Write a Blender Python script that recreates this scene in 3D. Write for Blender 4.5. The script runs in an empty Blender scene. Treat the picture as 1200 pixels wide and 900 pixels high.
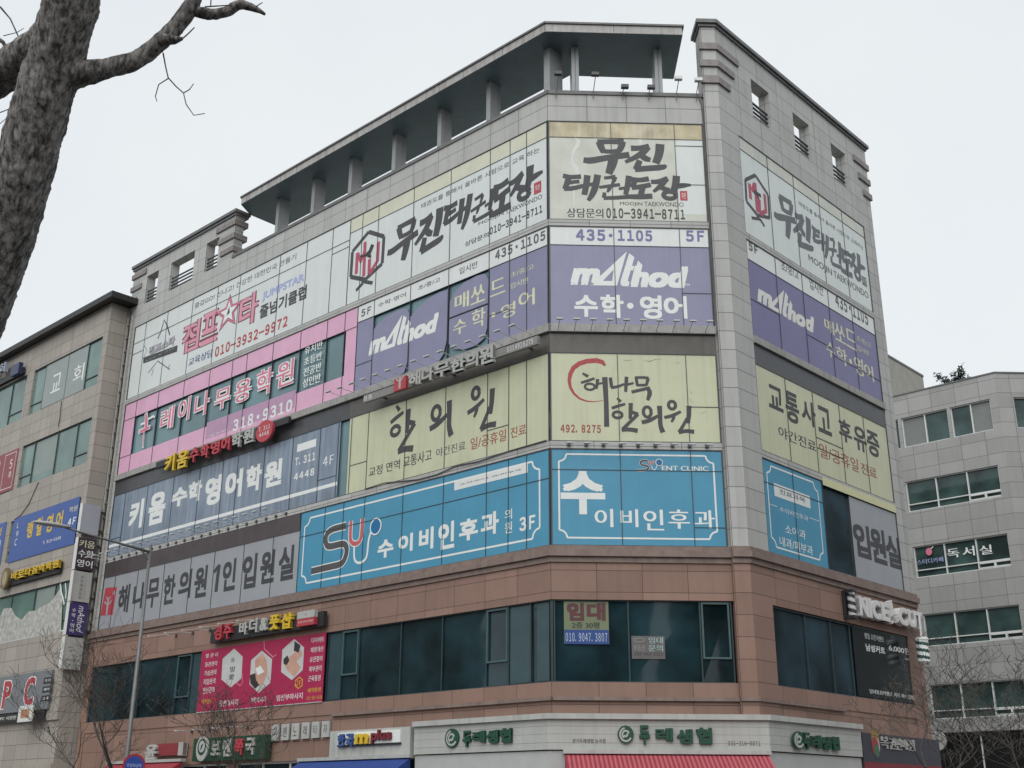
import bpy, math, random
from mathutils import Vector, Matrix
R = math.radians
sc = bpy.context.scene
COL = sc.collection

# ------------------------------------------------------------------ camera
FPX = 1359.464 / 1200.0                       # focal length in picture widths
PITCH, ROLL, YAW = R(20.06375), R(.25615), R(1.89677)
CAM = Vector((-2.1507, -31.9276, 1.6))
def _yaw(v):
    c, s = math.cos(YAW), math.sin(YAW)
    return Vector((v[0]*c+v[1]*s, -v[0]*s+v[1]*c, v[2]))
FWD = _yaw((0, math.cos(PITCH), math.sin(PITCH)))
_u0 = Vector((0, -math.sin(PITCH), math.cos(PITCH))); _x0 = Vector((1, 0, 0))
RGT = _yaw(math.cos(ROLL)*_x0 + math.sin(ROLL)*_u0)
UPV = _yaw(-math.sin(ROLL)*_x0 + math.cos(ROLL)*_u0)
cam = bpy.data.cameras.new('camera')
cam.sensor_width = 36; cam.lens = 36*FPX
cam.clip_start = .1; cam.clip_end = 5000
co = bpy.data.objects.new('camera', cam); COL.objects.link(co)
co.matrix_world = Matrix(((RGT.x, UPV.x, -FWD.x, CAM.x), (RGT.y, UPV.y, -FWD.y, CAM.y), (RGT.z, UPV.z, -FWD.z, CAM.z), (0, 0, 0, 1)))
sc.camera = co

# ------------------------------------------------------------------ sky, sun, exposure
SUN_EL, SUN_AZ = R(46), R(200)                # azimuth clockwise from +y (behind the camera, a little left)
wd = bpy.data.worlds.new('World'); sc.world = wd; wd.use_nodes = True
nt = wd.node_tree; bg = nt.nodes['Background']
sky = nt.nodes.new('ShaderNodeTexSky'); sky.sky_type = 'NISHITA'; sky.sun_disc = False
sky.sun_elevation = SUN_EL; sky.sun_rotation = SUN_AZ
hs = nt.nodes.new('ShaderNodeHueSaturation'); hs.inputs['Saturation'].default_value = .25
nt.links.new(sky.outputs[0], hs.inputs['Color'])
# a closed cloud layer: thin mottled grey over the clear sky
tc = nt.nodes.new('ShaderNodeTexCoord'); cn = nt.nodes.new('ShaderNodeTexNoise')
cn.inputs['Scale'].default_value = 1.6; cn.inputs['Detail'].default_value = 5; cn.inputs['Roughness'].default_value = .55
cr = nt.nodes.new('ShaderNodeValToRGB')
cr.color_ramp.elements[0].position = .3; cr.color_ramp.elements[0].color = (.515, .55, .592, 1)
cr.color_ramp.elements[1].position = .7; cr.color_ramp.elements[1].color = (.588, .612, .622, 1)
sc10 = nt.nodes.new('ShaderNodeVectorMath'); sc10.operation = 'SCALE'; sc10.inputs['Scale'].default_value = 10
mx = nt.nodes.new('ShaderNodeMixRGB'); mx.inputs['Fac'].default_value = .93
nt.links.new(tc.outputs['Generated'], cn.inputs['Vector']); nt.links.new(cn.outputs['Fac'], cr.inputs['Fac'])
nt.links.new(cr.outputs['Color'], sc10.inputs[0]); nt.links.new(hs.outputs[0], mx.inputs[1]); nt.links.new(sc10.outputs[0], mx.inputs[2])
nt.links.new(mx.outputs[0], bg.inputs['Color']); bg.inputs['Strength'].default_value = .1
sl = bpy.data.lights.new('sun', 'SUN'); sl.energy = 1.5; sl.angle = R(70); sl.color = (1, .985, .95)
so = bpy.data.objects.new('sun', sl); COL.objects.link(so)
sd = Vector((math.sin(SUN_AZ)*math.cos(SUN_EL), math.cos(SUN_AZ)*math.cos(SUN_EL), math.sin(SUN_EL)))
so.rotation_euler = (-sd).to_track_quat('-Z', 'Y').to_euler(); so.location = sd*60
sc.view_settings.view_transform = 'Standard'; sc.view_settings.look = 'None'
sc.view_settings.exposure = .58; sc.view_settings.gamma = 1
sc.cycles.max_bounces = 6; sc.cycles.use_denoising = True

# ------------------------------------------------------------------ frames (planes of the place, in metres)
Q = math.sqrt(.5)
class Fr:
    def __init__(s, o, t, n): s.o, s.t, s.n = Vector(o), Vector(t), Vector(n)
    def P(s, u, z, w=0): p = s.o + s.t*u + s.n*w; return Vector((p.x, p.y, z))
    def hit(s, x, y, w=0):                    # where a sight line of the photograph (1200 wide) meets this plane
        d = RGT*((x-600)/1359.464) - UPV*((y-450)/1359.464) + FWD
        k = (s.o + s.n*w - CAM).dot(s.n)/d.dot(s.n); p = CAM + d*k
        return (p - s.o).dot(s.t), p.z
A = Fr((0, 0, 0), (Q, -Q, 0), (-Q, -Q, 0))            # long street front, u runs to the right, corner at 0
B = Fr((0, 0, 0), (1, 0, 0), (0, -1, 0))              # chamfered corner front
D = Fr((5.55, -.15, 0), (Q, Q, 0), (Q, -Q, 0))        # right front
F = Fr(A.P(0, 0, .9), A.t, A.n)                       # neighbour on the left
S = Fr(A.P(-25.7, 0, 0), D.t, D.n)                    # its side wall, where the blade signs hang
EC = Vector((24.98, 24.07, 0))
E1 = Fr(EC, A.t, A.n); E2 = Fr(EC, B.t, B.n); E3 = Fr(EC+Vector((7, 0, 0)), D.t, D.n)
BACK_A = Fr(A.P(-17.65, 0, 0), D.t, D.n)              # right end of the left parapet tower
Lf = Fr(B.P(5.0, 0, 0), (0, -1, 0), (-1, 0, 0))

# ------------------------------------------------------------------ materials
MATS = {}
def newmat(name):
    m = bpy.data.materials.new(name); m.use_nodes = True
    return m, m.node_tree.nodes, m.node_tree.links, m.node_tree.nodes['Principled BSDF']
def mat(name, c, rough=.5, var=.06, scale=3.0, metal=0, streak=0.0, bump=0, spec=.5, coat=0, dirt=None):
    if name in MATS: return MATS[name]
    m, N, L, b = newmat(name)
    b.inputs['Roughness'].default_value = rough; b.inputs['Metallic'].default_value = metal
    b.inputs['Specular IOR Level'].default_value = spec; b.inputs['Coat Weight'].default_value = coat
    g = N.new('ShaderNodeNewGeometry')
    n = N.new('ShaderNodeTexNoise'); n.inputs['Scale'].default_value = scale; n.inputs['Detail'].default_value = 6
    L.new(g.outputs['Position'], n.inputs['Vector'])
    r = N.new('ShaderNodeValToRGB')
    r.color_ramp.elements[0].position = .3; r.color_ramp.elements[1].position = .72
    r.color_ramp.elements[0].color = (*[x*(1-var) for x in c], 1); r.color_ramp.elements[1].color = (*[min(1, x*(1+var)) for x in c], 1)
    L.new(n.outputs['Fac'], r.inputs['Fac']); out = r.outputs['Color']
    if streak:
        mp = N.new('ShaderNodeMapping'); mp.inputs['Scale'].default_value = (5, 5, .25)
        L.new(g.outputs['Position'], mp.inputs['Vector'])
        n2 = N.new('ShaderNodeTexNoise'); n2.inputs['Scale'].default_value = 1.2; n2.inputs['Detail'].default_value = 5
        L.new(mp.outputs[0], n2.inputs['Vector'])
        r2 = N.new('ShaderNodeValToRGB'); r2.color_ramp.elements[0].position = .48; r2.color_ramp.elements[1].position = .8
        r2.color_ramp.elements[0].color = (0, 0, 0, 1); r2.color_ramp.elements[1].color = (streak, streak, streak, 1)
        L.new(n2.outputs['Fac'], r2.inputs['Fac'])
        mi = N.new('ShaderNodeMixRGB'); L.new(r2.outputs['Color'], mi.inputs['Fac']); L.new(out, mi.inputs[1])
        dc = dirt or [x*.45 for x in c]
        mi.inputs[2].default_value = (*dc, 1); out = mi.outputs[0]
    L.new(out, b.inputs['Base Color'])
    if bump:
        bp = N.new('ShaderNodeBump'); bp.inputs['Strength'].default_value = bump; bp.inputs['Distance'].default_value = .02
        L.new(n.outputs['Fac'], bp.inputs['Height']); L.new(bp.outputs[0], b.inputs['Normal'])
    MATS[name] = m; return m
def stone(name, c, tu, tv, joint, var=.08, tint=.0, rough=.55, jw=.012, off=(0, 0), streak=.35):
    """dressed stone slabs: uv is in metres, one tint per slab, thin joints, rain streaks"""
    m, N, L, b = newmat(name); b.inputs['Roughness'].default_value = rough; b.inputs['Specular IOR Level'].default_value = .35
    uv = N.new('ShaderNodeUVMap'); uv.uv_map = 'uv'
    ad = N.new('ShaderNodeVectorMath'); ad.operation = 'ADD'; ad.inputs[1].default_value = (off[0]+1000*tu, off[1]+1000*tv, 0)
    L.new(uv.outputs[0], ad.inputs[0])
    dv = N.new('ShaderNodeVectorMath'); dv.operation = 'DIVIDE'; dv.inputs[1].default_value = (tu, tv, 1); L.new(ad.outputs[0], dv.inputs[0])
    fl = N.new('ShaderNodeVectorMath'); fl.operation = 'FLOOR'; L.new(dv.outputs[0], fl.inputs[0])
    fr = N.new('ShaderNodeVectorMath'); fr.operation = 'FRACTION'; L.new(dv.outputs[0], fr.inputs[0])
    wn = N.new('ShaderNodeTexWhiteNoise'); wn.noise_dimensions = '2D'; L.new(fl.outputs[0], wn.inputs['Vector'])
    sx = N.new('ShaderNodeSeparateXYZ'); L.new(fr.outputs[0], sx.inputs[0])
    def lt(sock, v):
        k = N.new('ShaderNodeMath'); k.operation = 'LESS_THAN'; k.inputs[1].default_value = v; L.new(sock, k.inputs[0]); return k.outputs[0]
    ja = N.new('ShaderNodeMath'); ja.operation = 'MAXIMUM'; L.new(lt(sx.outputs[0], jw/tu), ja.inputs[0]); L.new(lt(sx.outputs[1], jw/tv), ja.inputs[1])
    g = N.new('ShaderNodeNewGeometry')
    n = N.new('ShaderNodeTexNoise'); n.inputs['Scale'].default_value = 1.3; n.inputs['Detail'].default_value = 8; n.inputs['Roughness'].default_value = .65
    L.new(g.outputs['Position'], n.inputs['Vector'])
    gr = N.new('ShaderNodeTexNoise'); gr.inputs['Scale'].default_value = 70; gr.inputs['Detail'].default_value = 2; L.new(g.outputs['Position'], gr.inputs['Vector'])
    mp = N.new('ShaderNodeMapping'); mp.inputs['Scale'].default_value = (4, 4, .22); L.new(g.outputs['Position'], mp.inputs['Vector'])
    st = N.new('ShaderNodeTexNoise'); st.inputs['Scale'].default_value = 1.1; st.inputs['Detail'].default_value = 6; L.new(mp.outputs[0], st.inputs['Vector'])
    # value = 1 + var*(noise-.5)*2 + tint*(white-.5)*2 + grain
    def madd(sock, k, add):
        q = N.new('ShaderNodeMath'); q.operation = 'MULTIPLY_ADD'; q.inputs[1].default_value = k; L.new(sock, q.inputs[0])
        if isinstance(add, (int, float)): q.inputs[2].default_value = add
        else: L.new(add, q.inputs[2])
        return q.outputs[0]
    v = madd(n.outputs['Fac'], 2*var, 1-var); v = madd(wn.outputs['Value'], 2*tint, v); v = madd(gr.outputs['Fac'], .12, v)
    sr = N.new('ShaderNodeMapRange'); sr.inputs['From Min'].default_value = .5; sr.inputs['From Max'].default_value = .8; L.new(st.outputs['Fac'], sr.inputs['Value'])
    v = madd(sr.outputs[0], -streak, v); 
    sub = N.new('ShaderNodeMath'); sub.operation = 'SUBTRACT'; sub.inputs[1].default_value = tint+.06; L.new(v, sub.inputs[0])
    cs = N.new('ShaderNodeVectorMath'); cs.operation = 'SCALE'; cs.inputs[0].default_value = c; L.new(sub.outputs[0], cs.inputs['Scale'])
    mi = N.new('ShaderNodeMixRGB'); L.new(ja.outputs[0], mi.inputs['Fac']); L.new(cs.outputs[0], mi.inputs[1]); mi.inputs[2].default_value = (*joint, 1)
    L.new(mi.outputs[0], b.inputs['Base Color'])
    bp = N.new('ShaderNodeBump'); bp.inputs['Strength'].default_value = .5; bp.inputs['Distance'].default_value = .006; bp.invert = True
    L.new(ja.outputs[0], bp.inputs['Height']); L.new(bp.outputs[0], b.inputs['Normal'])
    MATS[name] = m; return m
def glass(name, c, rough=.04, spec=.5, var=.25, scale=.35):
    """tinted pane: dim room and blotchy reflections put into the colour, plus a reflecting surface"""
    m, N, L, b = newmat(name); b.inputs['Roughness'].default_value = rough; b.inputs['Specular IOR Level'].default_value = spec
    uv = N.new('ShaderNodeUVMap'); uv.uv_map = 'uv'
    n = N.new('ShaderNodeTexNoise'); n.inputs['Scale'].default_value = scale; n.inputs['Detail'].default_value = 3; L.new(uv.outputs[0], n.inputs['Vector'])
    r = N.new('ShaderNodeValToRGB'); r.color_ramp.elements[0].position = .35; r.color_ramp.elements[1].position = .65
    r.color_ramp.elements[0].color = (*[x*(1-var) for x in c], 1); r.color_ramp.elements[1].color = (*[x*(1+var) for x in c], 1)
    L.new(n.outputs['Fac'], r.inputs['Fac']); L.new(r.outputs[0], b.inputs['Base Color'])
    n2 = N.new('ShaderNodeTexNoise'); n2.inputs['Scale'].default_value = .7; L.new(uv.outputs[0], n2.inputs['Vector'])
    bp = N.new('ShaderNodeBump'); bp.inputs['Strength'].default_value = .08; bp.inputs['Distance'].default_value = .05
    L.new(n2.outputs['Fac'], bp.inputs['Height']); L.new(bp.outputs[0], b.inputs['Normal'])
    MATS[name] = m; return m

GREY = stone('grey granite slabs', (.40, .40, .385), 1.27, .6, (.13, .13, .125), .11, .06, off=(0, 0), streak=.2, jw=.02)
BROWN = stone('brown granite slabs', (.245, .153, .120), 1.27, .6, (.07, .045, .04), .16, .12, off=(0, .01), streak=.12, jw=.016)
BEIGE = stone('beige stone slabs', (.34, .31, .275), 1.05, .6, (.13, .115, .10), .08, .08, off=(.1, .2), streak=.15, jw=.02)
EGREY = stone('mid grey granite slabs', (.31, .308, .30), 1.3, .8, (.14, .138, .135), .10, .10, off=(.3, .4), streak=.1, jw=.025)
TRIM = mat('grey trim stone', (.22, .20, .19), .6, .15, 6, streak=.5)
CORN = mat('brown cornice stone', (.20, .145, .125), .6, .15, 4, streak=.5)
COPE = mat('dark coping metal', (.13, .13, .13), .5, .15, 4, streak=.4)
LEDGE = mat('grey ledge stone', (.30, .295, .28), .6, .12, 5, streak=.6)
CANO = mat('grey canopy metal', (.11, .16, .185), .45, .12, 1.2, streak=.3)
FASC = mat('pale fascia panel', (.36, .35, .335), .45, .15, 4, streak=.6, dirt=(.14, .09, .08))
COLM = mat('column metal', (.30, .31, .315), .4, .08, 3, streak=.3)
PLAST = mat('smooth beige render', (.33, .32, .285), .8, .08, 1.5, streak=.3)
BARS = mat('dark window bar', (.04, .046, .05), .4, .1)
RAIL = mat('dark railing metal', (.06, .065, .07), .4, .1)
GLASSD = glass('dark teal glass', (.010, .027, .033), var=.65, scale=.5)
GLASST = glass('teal glass', (.125, .215, .235), var=.15)
GLASSB = glass('blue grey reflection glass', (.022, .042, .055), var=.5, scale=.5)  # blue grey reflection on the right front, put into the pane colour
GLASSG = glass('pale green glass', (.12, .20, .18), var=.25, scale=.5)
GLASSE = glass('green grey glass', (.035, .065, .062), var=.5, scale=.6)
CURT = mat('curtain behind glass', (.045, .08, .085), .3, .2, 2, streak=.5)
BANDD = mat('dark bronze band', (.085, .078, .068), .35, .12, 2, streak=.5)
BANDS = mat('dark slate band', (.055, .058, .062), .35, .12, 2, streak=.3)
BANDP = mat('dark plum band', (.07, .055, .058), .4, .15, 2, streak=.5)
ROOFB = mat('black roof metal', (.018, .018, .018), .5, .1)
WHITEF = mat('white sign film', (.65, .675, .665), .4, .03, 1.5, streak=.12)
GRWH = mat('grey white sign film', (.60, .64, .625), .4, .03, 1.5, streak=.12)
CREAM = mat('weathered cream film', (.56, .56, .44), .5, .07, 2.2, streak=.45, dirt=(.62, .64, .58))
STAIN = mat('stained cream film', (.47, .41, .27), .55, .30, 1.7, streak=.95, dirt=(.58, .57, .50))
PALECREAM = mat('pale faded cream film', (.53, .54, .475), .5, .12, 1.1, streak=.5, dirt=(.57, .61, .58))
YELL = mat('pale yellow sign film', (.51, .525, .36), .4, .04, 1.5, streak=.22)
PURP = mat('violet sign film', (.215, .215, .325), .35, .05, 1.5, streak=.12)
PURPD = mat('deep violet sign film', (.135, .125, .265), .35, .05, 1.5, streak=.1)
BLUE = mat('sky blue sign film', (.060, .26, .40), .35, .05, 1.2, streak=.08)
GREYF = mat('grey sign film', (.30, .315, .335), .4, .04, 1.2, streak=.10)
PINK = mat('pink sign film', (.64, .36, .50), .4, .06, 1.5, streak=.15)
SLATE = mat('slate blue sign film', (.17, .215, .28), .3, .22, .8, streak=.8, dirt=(.33, .38, .45))
WHITE = mat('white lettering', (.70, .72, .70), .45, .03)
INK = mat('charcoal lettering', (.045, .045, .05), .5, .1)
BLACK = mat('black lettering', (.02, .02, .022), .5, .1)
RED = mat('red lettering', (.40, .045, .06), .5, .1)
BRICKR = mat('brown red lettering', (.30, .075, .05), .5, .1)
NAVY = mat('navy lettering', (.03, .05, .19), .5, .1)
VIOL = mat('violet lettering', (.16, .15, .31), .5, .05)
LILAC = mat('pale blue lettering', (.33, .37, .62), .5, .05)
ROSE = mat('rose lettering', (.62, .16, .26), .5, .05)
GREYL = mat('dark grey lettering', (.10, .105, .11), .5, .1)
PALEYE = mat('pale yellow lettering', (.60, .60, .42), .5, .05)
GOLD = mat('yellow lettering', (.62, .42, .03), .45, .08)
GREENL = mat('green lettering', (.010, .062, .038), .5, .1)
MAGEN = mat('magenta sign film', (.36, .018, .075), .4, .06, 1.5, streak=.1)
ROYAL = mat('royal blue sign film', (.03, .085, .30), .4, .05)
CRIMS = mat('faded crimson film', (.25, .06, .07), .5, .1)
SKIN = mat('printed skin tone', (.52, .30, .23), .5, .15, 3)
BOXM = mat('off white sign box', (.40, .405, .385), .5, .08, 2, streak=.4)
BOARD = mat('white sign board', (.40, .405, .385), .45, .05, 2, streak=.25)
DKGRN = mat('dark green sign panel', (.010, .055, .028), .4, .08)
DKBOX = mat('dark sign box', (.02, .02, .022), .5, .1)
LAMPW = mat('white lamp metal', (.62, .63, .61), .35, .05)
LAMPB = mat('dark lamp metal', (.05, .05, .05), .4, .05)
POLE = mat('galvanised pole', (.13, .13, .128), .4, .12, 4, metal=.3)
AWRED = mat('red awning fabric', (.25, .022, .035), .8, .08)
AWBLUE = mat('blue awning fabric', (.014, .045, .20), .8, .08)
WFRAME = mat('white window frame', (.62, .635, .62), .4, .05)
TEALD = mat('deep teal printing', (.006, .13, .31), .4, .05)

# ------------------------------------------------------------------ mesh helpers
LOC = {}
class MB:
    def __init__(s): s.v, s.f, s.m = [], [], []
    def add(s, vs, fs, mi=0):
        k = len(s.v); s.v += [Vector(x) for x in vs]; s.f += [[k+i for i in f] for f in fs]; s.m += [mi]*len(fs); return s
    def box(s, fr, u0, u1, z0, z1, w0, w1, mi=0):
        if u0 > u1: u0, u1 = u1, u0
        if z0 > z1: z0, z1 = z1, z0
        if w0 > w1: w0, w1 = w1, w0
        vs = [fr.P(u, z, w) for w in (w0, w1) for z in (z0, z1) for u in (u0, u1)]
        return s.add(vs, [(0, 2, 3, 1), (4, 5, 7, 6), (0, 1, 5, 4), (2, 6, 7, 3), (0, 4, 6, 2), (1, 3, 7, 5)], mi)
    def prism(s, fr, pts, w0, w1, mi=0):              # outline in (u,z), thickness w0..w1
        n = len(pts); a = sum(pts[i][0]*pts[(i+1) % n][1]-pts[(i+1) % n][0]*pts[i][1] for i in range(n))
        if a < 0: pts = pts[::-1]
        vs = [fr.P(u, z, w0) for u, z in pts]+[fr.P(u, z, w1) for u, z in pts]
        return s.add(vs, [tuple(range(n-1, -1, -1)), tuple(range(n, 2*n))]+[(i, (i+1) % n, n+(i+1) % n, n+i) for i in range(n)], mi)
    def plan(s, pts, z0, z1, mi=0):                   # outline in (x,y)
        n = len(pts); a = sum(pts[i][0]*pts[(i+1) % n][1]-pts[(i+1) % n][0]*pts[i][1] for i in range(n))
        if a < 0: pts = pts[::-1]
        vs = [(p[0], p[1], z0) for p in pts]+[(p[0], p[1], z1) for p in pts]
        return s.add(vs, [tuple(range(n-1, -1, -1)), tuple(range(n, 2*n))]+[(i, (i+1) % n, n+(i+1) % n, n+i) for i in range(n)], mi)
    def tube(s, pts, rad, n=8, mi=0, caps=True):
        pts = [Vector(p) for p in pts]
        if isinstance(rad, (int, float)): rad = [rad]*len(pts)
        k = len(s.v); ref = None
        for i, p in enumerate(pts):
            d = (pts[min(i+1, len(pts)-1)]-pts[max(i-1, 0)]).normalized()
            if ref is None: ref = d.orthogonal().normalized()
            ref = (ref-d*ref.dot(d)).normalized(); b = d.cross(ref)
            for j in range(n):
                t = 2*math.pi*j/n; s.v.append(p+(ref*math.cos(t)+b*math.sin(t))*rad[i])
        for i in range(len(pts)-1):
            for j in range(n):
                a, b2 = k+i*n+j, k+i*n+(j+1) % n
                s.f.append([a, b2, b2+n, a+n]); s.m.append(mi)
        if caps:
            s.f.append([k+j for j in range(n-1, -1, -1)]); s.f.append([k+(len(pts)-1)*n+j for j in range(n)]); s.m += [mi, mi]
        return s
    def stroke(s, fr, pts, wid, w, mi=0):             # flat brush stroke with thickness 3 mm, pts (u,z), widths in metres
        n = len(pts)
        if isinstance(wid, (int, float)): wid = [wid]*n
        Lp, Rp = [], []
        for i, p in enumerate(pts):
            a, b = pts[max(i-1, 0)], pts[min(i+1, n-1)]
            dx, dz = b[0]-a[0], b[1]-a[1]; L = math.hypot(dx, dz) or 1
            nx, nz = -dz/L, dx/L
            Lp.append((p[0]+nx*wid[i]/2, p[1]+nz*wid[i]/2)); Rp.append((p[0]-nx*wid[i]/2, p[1]-nz*wid[i]/2))
        k = len(s.v); s.v += [fr.P(u, z, w) for u, z in Lp]+[fr.P(u, z, w) for u, z in Rp]
        for i in range(n-1): s.f.append([k+i, k+n+i, k+n+i+1, k+i+1]); s.m.append(mi)
        return s
    def build(s, name, mats, parent=None, loc=None, smooth=False):
        if not isinstance(mats, (list, tuple)): mats = [mats]
        base = LOC[parent.name] if parent else (Vector(loc) if loc is not None else Vector((0, 0, 0)))
        me = bpy.data.meshes.new(name); me.from_pydata([v-base for v in s.v], [], s.f); me.update()
        for m in mats: me.materials.append(m)
        for p, k in zip(me.polygons, s.m): p.material_index = k; p.use_smooth = smooth
        uvmap(me, base)
        o = bpy.data.objects.new(name, me); COL.objects.link(o)
        if parent: o.parent = parent
        else: o.location = base
        LOC[o.name] = base; return o
def uvmap(me, base):
    uv = me.uv_layers.new(name='uv')
    for p in me.polygons:
        n = p.normal
        if abs(n.z) > .9: t, b = Vector((1, 0, 0)), Vector((0, 1, 0))
        else: t = Vector((-n.y, n.x, 0)).normalized(); b = Vector((0, 0, 1))
        for li in p.loop_indices:
            q = me.vertices[me.loops[li].vertex_index].co+base
            uv.data[li].uv = (q.dot(t), q.dot(b))
def tag(o, label=None, cat=None, group=None, kind=None):
    if label: o['label'] = label
    if cat: o['category'] = cat
    if group: o['group'] = group
    if kind: o['kind'] = kind
    return o
def thing(name, loc, label, cat, group=None):
    o = bpy.data.objects.new(name, None); COL.objects.link(o); o.location = loc; o.empty_display_size = .2
    LOC[o.name] = Vector(loc); return tag(o, label, cat, group)
def copy_tree(o, loc, rz=None, label=None):
    c = o.copy(); COL.objects.link(c); c.location = loc
    if rz is not None: c.rotation_euler = (0, 0, rz)
    if label: c['label'] = label
    for ch in list(o.children):
        d = ch.copy(); COL.objects.link(d); d.parent = c
        for g in ch.children:
            e = g.copy(); COL.objects.link(e); e.parent = d
    return c
GLY = {}
TSC = bpy.data.scenes.new('scratch')
def glyphs(txt, bold=0, shear=0, res=3, space=1.0, ext=0):
    """outline text as (verts (x,y,z), faces) with its bounding box at the origin"""
    if any(c.isdigit() for c in txt) and all(ord(c) < 128 or c == '·' for c in txt):
        txt = ''.join('・' if c == '·' else (chr(ord(c)+0xFEE0) if c != ' ' else ' ') for c in txt); space = space*.6
    key = (txt, bold, shear, res, space, ext)
    if key in GLY: return GLY[key]
    cu = bpy.data.curves.new('t', 'FONT'); cu.body = txt; cu.resolution_u = res; cu.offset = bold; cu.shear = shear
    cu.space_character = space; cu.extrude = ext; cu.space_line = 1.05
    o = bpy.data.objects.new('t', cu); TSC.collection.objects.link(o)
    with bpy.context.temp_override(scene=TSC, view_layer=TSC.view_layers[0]): dg = bpy.context.evaluated_depsgraph_get()
    me = bpy.data.meshes.new_from_object(o.evaluated_get(dg))
    bpy.data.objects.remove(o); bpy.data.curves.remove(cu)
    vs = [v.co.copy() for v in me.vertices]; fs = [list(p.vertices) for p in me.polygons]
    bpy.data.meshes.remove(me)
    x0 = min(v.x for v in vs); x1 = max(v.x for v in vs); y0 = min(v.y for v in vs); y1 = max(v.y for v in vs)
    GLY[key] = ([((v.x-x0)/(x1-x0), (v.y-y0)/(y1-y0), v.z) for v in vs], fs, (x1-x0, y1-y0)); return GLY[key]
def put_text(mb, fr, txt, u0, z0, u1, z1, w, bold=.012, shear=0, mi=0, space=1.0, depth=0, res=3):
    """bold = half the extra stem width in ems, made by overlaying shifted copies of the regular outline"""
    vs, fs, (gw, gh) = glyphs(txt, 0, shear, res, space, 1.0 if depth else 0)
    b_ = bold if bold > .005 else 0
    bx, by = b_/(gw+2*b_), b_/(gh+2*b_)
    for i, (sx, sy) in enumerate(((-1, -1), (1, -1), (-1, 1), (1, 1), (0, 0)) if b_ > .02 else (((-1, 0), (1, 0)) if b_ else ((0, 0),))):
        k = len(mb.v); dw = .00025*i
        for x, y, z in vs:
            X, Y = bx*(1+sx)+x*(1-2*bx), by*(1+sy)+y*(1-2*by)
            mb.v.append(fr.P(u0+X*(u1-u0), z0+Y*(z1-z0), w+(depth*(z+1)/2+4*dw if depth else dw)))
        for f in fs: mb.f.append([k+i_ for i_ in f]); mb.m.append(mi)
    return mb
def K(x0, y0, s): return lambda x, y: (x0+x/s, y0+y/s)
def UZ(fr, k, pts, w): return [fr.hit(*k(*p), w) for p in pts]
WP, WT = -.03, -.026        # sign film front and its printing (window bars stand proud of both)
class Sign:
    def __init__(s, name, fr, label, cat, u0, u1, z0, z1, mat_, w=WP, th=.018, group=None, panel='panel'):
        s.fr, s.w = fr, w
        s.e = thing(name, fr.P((u0+u1)/2, z0, w), label, cat, group)
        s.panel = MB().box(fr, u0, u1, z0, z1, w-th, w).build(panel, mat_, s.e) if mat_ else None
        s.n = 0
    def rect(s, u0, u1, z0, z1, m, name='colour_field', dw=.002, th=.0):
        mb = MB(); fr = s.fr; w = s.w+dw
        mb.add([fr.P(u0, z0, w), fr.P(u1, z0, w), fr.P(u1, z1, w), fr.P(u0, z1, w)], [(0, 1, 2, 3)])
        return mb.build(name, m, s.e)
    def text(s, txt, k, bl, tr, m, name='lettering', dw=.004, **kw):
        a = s.fr.hit(*k(*bl), s.w); b = s.fr.hit(*k(*tr), s.w)
        if s.fr.o.x > 2:                       # plane whose uprights lean the other way in the picture
            hp = max(0, b[1]-a[1])*16/(k(0, 1)[1]-k(0, 0)[1])
            a, b = (s.fr.hit(*k(bl[0], bl[1]-hp), s.w)[0], a[1]), (s.fr.hit(*k(tr[0], tr[1]+hp), s.w)[0], b[1])
        return put_text(MB(), s.fr, txt, a[0], a[1], b[0], b[1], s.w+dw, **kw).build(name, m, s.e)
    def textm(s, txt, u0, z0, u1, z1, m, name='lettering', dw=.004, **kw):
        return put_text(MB(), s.fr, txt, u0, z0, u1, z1, s.w+dw, **kw).build(name, m, s.e)
    def strokes(s, k, list_, m, name='emblem', dw=.004):  # list of (pts px, width px) ; width as px/scale of pixels -> metres by PXM
        mb = MB()
        for j, (pts, wd_) in enumerate(list_):
            mb.stroke(s.fr, UZ(s.fr, k, pts, s.w), wd_, s.w+dw+.0003*j)
        return mb.build(name, m, s.e)
    def poly(s, k, pts, m, name='emblem', dw=.004):
        p = UZ(s.fr, k, pts, s.w); return s.polym(p, m, name, dw)
    def polym(s, p, m, name='emblem', dw=.004):
        n = len(p); a = sum(p[i][0]*p[(i+1) % n][1]-p[(i+1) % n][0]*p[i][1] for i in range(n))
        if a < 0: p = p[::-1]
        return MB().add([s.fr.P(u, z, s.w+dw) for u, z in p], [tuple(range(n))]).build(name, m, s.e)
def circ(cx, cy, rx, ry, a0=0, a1=360, n=20):
    return [(cx+rx*math.cos(R(a0+(a1-a0)*i/n)), cy+ry*math.sin(R(a0+(a1-a0)*i/n))) for i in range(n+1)]


# ================================================================== GROUND
ASPH = mat('asphalt', (.05, .05, .05), .85, .2, 2, bump=.3)
PAVE = stone('paving slabs', (.26, .25, .24), .4, .4, (.12, .12, .12), .1, .08)
KERB = mat('kerb granite', (.30, .30, .29), .7, .15, 4)
PAINT = mat('road paint', (.7, .7, .68), .6, .1)
tag(MB().box(B, -3000, 3000, -.5, 0, -3000, 3000).build('ground', ASPH), kind='structure')
def corner_strip(off0, off1, z0, z1):                  # a band running round the building's two street fronts
    def line(o):
        return [A.P(-90, 0, o), A.P(-.41*o, 0, o) if 0 else (A.P(0, 0, o)+A.t*(o*.414)), (D.P(0, 0, o)-D.t*(o*.414)), D.P(60, 0, o)]
    a, b = line(off0), line(off1)
    return MB().plan([(p.x, p.y) for p in a+b[::-1]], z0, z1)
tag(corner_strip(-.5, 6.2, .004, .13).build('pavement', PAVE), kind='structure')
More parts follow.
